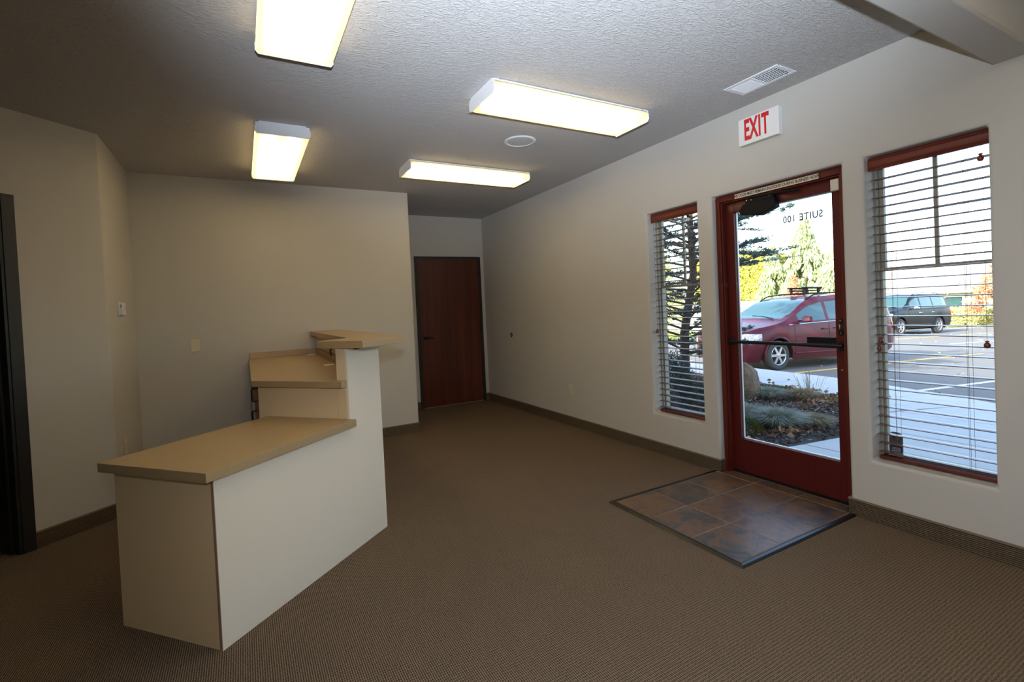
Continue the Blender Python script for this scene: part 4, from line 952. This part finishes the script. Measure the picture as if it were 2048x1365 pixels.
# --- low spruce under the narrow window, and weeds at its foot
def mound(name, label, c, rx, ry, h, n, ln, wd, m_, cat='shrub', group=None, up_=.35, base=0.0):
    o = empty(name, (c[0], c[1], zs_(c[0])+base), label=label, cat=cat, group=group)
    d = unit(n); d[:, 2] = np.abs(d[:, 2]); rr = rng.uniform(.55, 1.0, n)[:, None]**.5
    bump_ = 1+.14*np.sin(d[:, :1]*9+1.3)*np.cos(d[:, 1:2]*8)
    p = d*rr*bump_*np.array([rx, ry, h]); dd = d+unit(n)*.8; dd[:, 2] += up_
    leaves('foliage', p, dd, ln, wd, m_, o)
    MB().lathe([(0, h*.62), (rx*.30, h*.5), (rx*.5, h*.25), (rx*.55, .0)], seg=12).build('inner_mass', G['bark'], o, smooth=True)
    return o
mound('spruce_shrub', 'low dark blue-green conifer shrub below the narrow window', (4.62, 4.78), .85, .62, .78, 15000, .05, .012, G['spruce'])
# --- fescue clumps
def tuft(name, label, c, r, h, n, m_, w_=.0032, group=None, cat='grass', spread=1.0, base=.0):
    o = empty(name, (c[0], c[1], zs_(c[0])-.008+base), label=label, cat=cat, group=group)
    a = rng.uniform(0, 2*np.pi, n); lean = rng.uniform(0, 1, n)**.7*spread
    root = np.stack([np.cos(a)*r*.28*lean, np.sin(a)*r*.28*lean, np.zeros(n)], 1)
    ln = h*rng.uniform(.65, 1.1, n)
    mid = root+np.stack([np.cos(a)*r*.42*lean, np.sin(a)*r*.42*lean, ln*.62], 1)
    tip = root+np.stack([np.cos(a)*r*1.0*lean, np.sin(a)*r*1.0*lean, ln*(1-.45*lean)], 1)
    s = np.stack([-np.sin(a), np.cos(a), np.zeros(n)], 1)*w_
    v = np.concatenate([root-s, root+s, mid+s*.8, mid-s*.8, tip], 0)
    f = []
    for i in range(n): f += [(i, n+i, 2*n+i, 3*n+i), (3*n+i, 2*n+i, 4*n+i)]
    me = bpy.data.meshes.new('blades'); me.from_pydata(v.tolist(), [], f); me.materials.append(m_)
    b = bpy.data.objects.new('blades', me); C.objects.link(b); b.parent = o; b['kind'] = 'stuff'; return o
tuft('fescue_clump', 'blue-green fescue clump nearest the door glass, left one', (4.98, 3.62), .34, .24, 1500, G['fescue'])
tuft('fescue_clump', 'pale fescue clump centred in the planting bed by the door', (5.02, 3.25), .34, .25, 1700, G['fescue'])
tuft('fescue_clump', 'small straw-coloured fescue clump at the right of the pale clump', (5.38, 3.05), .24, .17, 800, G['dry'])
tuft('fescue_clump', 'fescue clump behind, beside the boulder', (6.55, 4.36), .32, .20, 1100, G['fescue'])
tuft('fescue_clump', 'dark brown grass clump near the tall thin stems', (6.78, 4.02), .26, .20, 800, G['dry'])
tuft('reed_grass', 'tall thin dry stems rising over the sidewalk edge', (7.02, 4.02), .42, .55, 26, G['dry'], w_=.004, spread=.9)
mound('moss_mound', 'green moss mound in the lower left corner of the door glass', (4.60, 3.36), .17, .22, .13, 2500, .02, .008, G['moss'], cat='moss')
# --- litter: mulch chips, dead leaves
def scatter(n, poly):
    xs_ = np.array([p[0] for p in poly]); ys_ = np.array([p[1] for p in poly]); out = []
    while len(out) < n:
        p = (rng.uniform(xs_.min(), xs_.max()), rng.uniform(ys_.min(), ys_.max())); ins = False; j = len(poly)-1
        for i in range(len(poly)):
            if (poly[i][1] > p[1]) != (poly[j][1] > p[1]) and p[0] < (poly[j][0]-poly[i][0])*(p[1]-poly[i][1])/(poly[j][1]-poly[i][1])+poly[i][0]: ins = not ins
            j = i
        if ins: out.append((p[0], p[1], zs_(p[0])))
    return np.array(out)
bed = [(3.45, 2.95), (4.0, 2.82), (5.74, 2.66), (5.80, 3.02), (6.53, 3.03), (7.05, 3.46), (7.36, 3.92), (7.75, 5.24), (8.0, 6.5), (3.45, 6.5)]
pt = scatter(16000, bed); dd = unit(len(pt)); dd[:, 2] *= .35; pt[:, 2] += rng.uniform(-.012, .010, len(pt))
leaves('mulch_chips', pt, dd, .050, .018, mat('wood_chip', (.045, .036, .032), .9, noise=(7, (.16, .13, .11), .12)), None)
tag(bpy.data.objects['mulch_chips'], 'dark bark mulch covering the planting bed', 'mulch')
pt = scatter(700, bed); dd = unit(len(pt)); dd[:, 2] *= .3; pt[:, 2] += .006
tag(leaves('pale_chips', pt, dd, .055, .014, mat('pale_chip', (.42, .38, .34), .9), None), 'pale splinters scattered through the mulch', 'mulch')
pts_ = []
for (cx0, cy0, sx_, sy_, n) in ((6.85, 3.72, .34, .16, 150), (6.2, 3.45, .35, .3, 16), (7.3, 4.2, .25, .35, 60), (6.9, 4.6, .35, .35, 50), (4.95, 3.02, .30, .09, 45), (4.72, 3.28, .18, .15, 40), (5.6, 3.0, .3, .2, 10), (7.6, 5.3, .2, .5, 40), (8.2, 4.1, .7, .8, 10)):
    pts_.append(np.stack([rng.normal(cx0, sx_, n), rng.normal(cy0, sy_, n), np.zeros(n)], 1))
pt = np.concatenate(pts_); pt[:, 2] = np.array([zs_(x) for x in pt[:, 0]])+rng.uniform(.004, .035, len(pt)); dd = unit(len(pt)); dd[:, 2] *= .35
tag(leaves('fallen_leaves', pt, dd, .075, .05, G['dead'], None), 'brown fallen leaves drifted along the planting bed', 'leaves')
pt = np.stack([rng.uniform(12, 40, 420), rng.uniform(2, 14, 420), np.zeros(420)], 1); pt[:, 2] = np.array([za_(x) for x in pt[:, 0]])+.008; dd = unit(len(pt)); dd[:, 2] *= .1
tag(leaves('leaf_litter', pt, dd, .08, .05, G['yellow'], None), 'yellow leaves scattered over the parking lot', 'leaves')
pt = scatter(2600, [(6.75, 3.62), (7.10, 3.50), (7.40, 3.95), (7.70, 5.0), (7.45, 5.1), (7.1, 4.1)]); dd = unit(len(pt)); dd[:, 2] = np.abs(dd[:, 2])+.6
tag(leaves('grass_edge', pt, dd, .035, .006, G['moss'], None), 'narrow strip of green grass along the sidewalk', 'grass')
# --- boulder
bm = bmesh.new(); bmesh.ops.create_icosphere(bm, subdivisions=4, radius=1)
from mathutils import noise as mn
for v in bm.verts:
    p = v.co.copy(); k = 1+.22*mn.noise(p*1.3+Vector((3, 1, 2)))+.06*mn.noise(p*4); p *= k
    p.x = max(-.80, min(.82, p.x)); p.z = min(p.z, .80-.25*p.x*p.x+.05*mn.noise(p*3)); q = p.x*.7+p.z*.7
    if q > .92: p -= Vector((.7, 0, .7))*(q-.92)
    v.co = p+p*.018*mn.noise(v.co*14)
for f in bm.faces: f.smooth = False
me = bpy.data.meshes.new('boulder'); bm.to_mesh(me); bm.free()
rk = bpy.data.objects.new('boulder', me); C.objects.link(rk); rk.location = (6.42, 4.84, zs_(6.4)+.13); rk.scale = (.40, .46, .46); rk.rotation_euler = (0, 0, -.7)
me.materials.append(mat('rock', (.085, .070, .055), .9, noise=(3.0, (.21, .115, .060), .16), bump=(18, .9, .03))); tag(rk, 'brown lichened boulder beside the entry in the planting bed', 'rock')
# --- background: golden hedge, dark cypress gap, weeping conifers, red tree, bare trees
def zb(x): return za_(x)
def box_hedge(name, label, x0, x1, y0, y1, h, n, m_, ln=.14):
    xm, ym = (x0+x1)/2, (y0+y1)/2; o = empty(name, (xm, ym, zb(xm)), label=label, cat='hedge')
    hx, hy = (x1-x0)/2, (y1-y0)/2
    p = np.stack([rng.uniform(-hx, hx, n), rng.uniform(-hy, hy, n), rng.uniform(0, h, n)], 1); fa = rng.integers(0, 4, n)
    p[fa == 0, 0] = -hx; p[fa == 1, 1] = -hy; p[fa == 2, 2] = h; p[fa == 3, 0] = -hx
    top = h-.10*h*(np.abs(p[:, 1])/hy)**2; p[:, 2] = np.minimum(p[:, 2], top); p += rng.normal(scale=.09, size=(n, 3)); dd = unit(n); dd[:, 2] += .5
    leaves('foliage', p, dd, ln, ln*.5, m_, o)
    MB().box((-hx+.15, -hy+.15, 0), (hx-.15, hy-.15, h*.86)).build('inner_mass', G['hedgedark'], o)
    return o
box_hedge('golden_hedge', 'tall clipped golden hedge behind the minivan', 31, 33.5, 20.6, 26.5, 5.4, 30000, G['hedge'], .20)
def cone_tree(name, label, c, r, h, n, m_, weep=True, ln=.30, z0=.2, cat='tree', droop=.9):
    o = empty(name, (*c, zb(c[0])), label=label, cat=cat)
    MB().tube([(0, 0, -.1), (.05, 0, h*.5), (0, .05, h*.96)], [.16, .10, .02], 8).build('trunk', G['bark'], o, smooth=True)
    P2, D2 = [], []
    nb = n//70
    for _ in range(nb):
        t_ = rng.random()**.8; z = z0+(h-z0)*t_; a = rng.uniform(0, 2*np.pi); rr = r*(1-t_)**.75*rng.uniform(.55, 1.05)
        tip = np.array([math.cos(a)*rr, math.sin(a)*rr, z])
        m2 = 70; u_ = rng.random(m2); L3 = rng.uniform(.5, 1.3)*(1.1-t_*.6)*min(1, h/5)
        P2.append(tip+np.stack([rng.normal(scale=.07, size=m2)-math.cos(a)*rr*.25*(1-u_), rng.normal(scale=.07, size=m2)-math.sin(a)*rr*.25*(1-u_), -u_*L3 if weep else rng.normal(scale=.18, size=m2)], 1))
        d_ = unit(m2)*.5; d_[:, 2] -= droop if weep else -.2; D2.append(d_)
    p = np.concatenate(P2); p[:, 2] = np.maximum(p[:, 2], .05)
    leaves('foliage', p, np.concatenate(D2), ln, ln*.32, m_, o); return o
cone_tree('weeping_conifer', 'tallest pale green weeping conifer, straight above the minivan roof rack', (29.6, 17.05), 2.2, 6.9, 17000, G['weep'])
cone_tree('weeping_conifer', 'pale green weeping conifer right beside the golden hedge', (29.8, 19.2), 1.5, 5.6, 11000, G['weep'])
cone_tree('weeping_conifer', 'lower pale green weeping conifer at the right edge of the door glass', (29.2, 15.3), 1.9, 4.7, 10000, G['weep'])
cone_tree('dark_cypress', 'narrow dark cypress in the gap beside the golden hedge', (31.8, 20.25), .55, 4.6, 5000, G['hedgedark'], weep=False)
cone_tree('red_shrub', 'reddish autumn shrub in front of the weeping conifers', (27.9, 16.75), .9, 3.0, 3500, G['red'], weep=False, ln=.16)
cone_tree('red_tree', 'red autumn tree at the right edge of the big window', (38.5, 10.9), 1.9, 3.9, 9000, G['red'], weep=False, ln=.20, z0=.9)
cone_tree('golden_tree', 'golden broadleaf tree behind the conifer in the narrow window', (22.5, 22.5), 2.8, 6.0, 9000, G['yellow'], weep=False, ln=.24, z0=.8)
cone_tree('golden_tree', 'small yellow-green tree low behind the conifer in the narrow window', (17.0, 17.6), 1.5, 2.6, 5000, G['hedge'], weep=False, ln=.18)
box_hedge('yellow_shrub_row', 'low sunlit yellow-green shrubs beside the black vehicle', 41.0, 42.5, 11.0, 15.2, 1.0, 9000, G['yellow'], .14)
def bare(name, label, c, h, seed):
    r_ = random.Random(seed); o = empty(name, (*c, zb(c[0])), label=label, cat='tree'); mb = MB()
    def grow(p, d, L_, r, dep):
        q = p+d*L_; mb.tube([tuple(p), tuple((p+q)/2+Vector((r_.uniform(-.04, .04),)*3)*L_), tuple(q)], [r, r*.85, r*.65], 5 if dep < 3 else 3, caps=False)
        if dep >= 6: return
        for _ in range(2 if dep else 3):
            nd = (d+Vector((r_.uniform(-.55, .55), r_.uniform(-.55, .55), r_.uniform(-.05, .45)))).normalized(); grow(q, nd, L_*r_.uniform(.66, .84), r*.62, dep+1)
    grow(Vector((0, 0, -.1)), Vector((0, 0, 1)), h*.26, h*.011, 0)
    mb.build('trunk_and_branches', G['palebark'], o, kind='stuff'); return o
bare('bare_tree', 'bare tree standing tallest behind the weeping conifers', (35, 19.4), 9.5, 3)
bare('bare_tree', 'slender bare tree at the left of the big window view', (38, 16.8), 7.0, 8)
bare('bare_tree', 'bare tree right of the muntin, over the far roof', (43, 15.4), 5.4, 12)
# --- white board fence left of the hedge, low house with grey roof
fn = empty('white_fence', (27.5, 19.2, zb(27.5)), R(-62), label='white board fence below the golden hedge', cat='fence')
wf = mat('white_fence_paint', (.80, .79, .76), .7)
bdm = None
for k in range(40):
    if bdm is None: bdm = o = MB().box((-.075, -.012, .05), (.075, .012, 1.85)).build('board', wf, fn, bevel=.004)
    else: o = bdm.copy(); C.objects.link(o); o.parent = fn
    o.location = (-5.5+k*.155, 0, 0)
for zz in (.35, 1.55): MB().box((-5.6, .012, zz), (.62, .05, zz+.09)).build('rail', wf, fn)
MB().box((-5.62, -.03, 1.85), (.64, .05, 1.90)).build('cap_rail', wf, fn)
hs = empty('house', (52, 20, zb(52)), R(-66), label='low house with grey shingle roof across the lot', cat='house')
roofm = mat('shingle_roof', (.20, .19, .19), .9, noise=(3, (.30, .29, .28), .2)); hw_ = mat('house_siding', (.60, .56, .50), .8)
MB().box((-9, -4, 0), (9, 4, 2.6)).build('wall', hw_, hs)
n_ = MB(); n_.add([(-9.7, -4.8, 2.45), (9.7, -4.8, 2.45), (9.7, 4.8, 2.45), (-9.7, 4.8, 2.45), (-6.0, 0, 4.5), (6.0, 0, 4.5)], [(0, 1, 5, 4), (1, 2, 5), (2, 3, 4, 5), (3, 0, 4), (0, 3, 2, 1)])
n_.build('roof', roofm, hs)
MB().box((-9.72, -4.84, 2.35), (9.72, -4.78, 2.50)).build('fascia', wf, hs)
for xx in (-6.5, -2.6, 1.6, 5.6):
    f_ = MB().box((xx-.75, -4.05, .9), (xx+.75, -3.98, 2.1)).build('window', wf, hs); MB().box((xx-.66, -4.07, .98), (xx+.66, -4.04, 2.02)).build('pane', M['carglass'], f_)
MB().box((-4.2, -.4, 3.6), (-3.5, .3, 5.1)).build('chimney', mat('chimney_brick', (.25, .12, .09), .9), hs)
gr_ = sloped([(28, 14.0), (60, 10.5), (90, 10), (90, 60), (8, 60), (8, 13.0), (10.6, 13.0), (18, 16.9)], za_, .2, top=.03).build('lawn', M['lawn'], kind='structure')
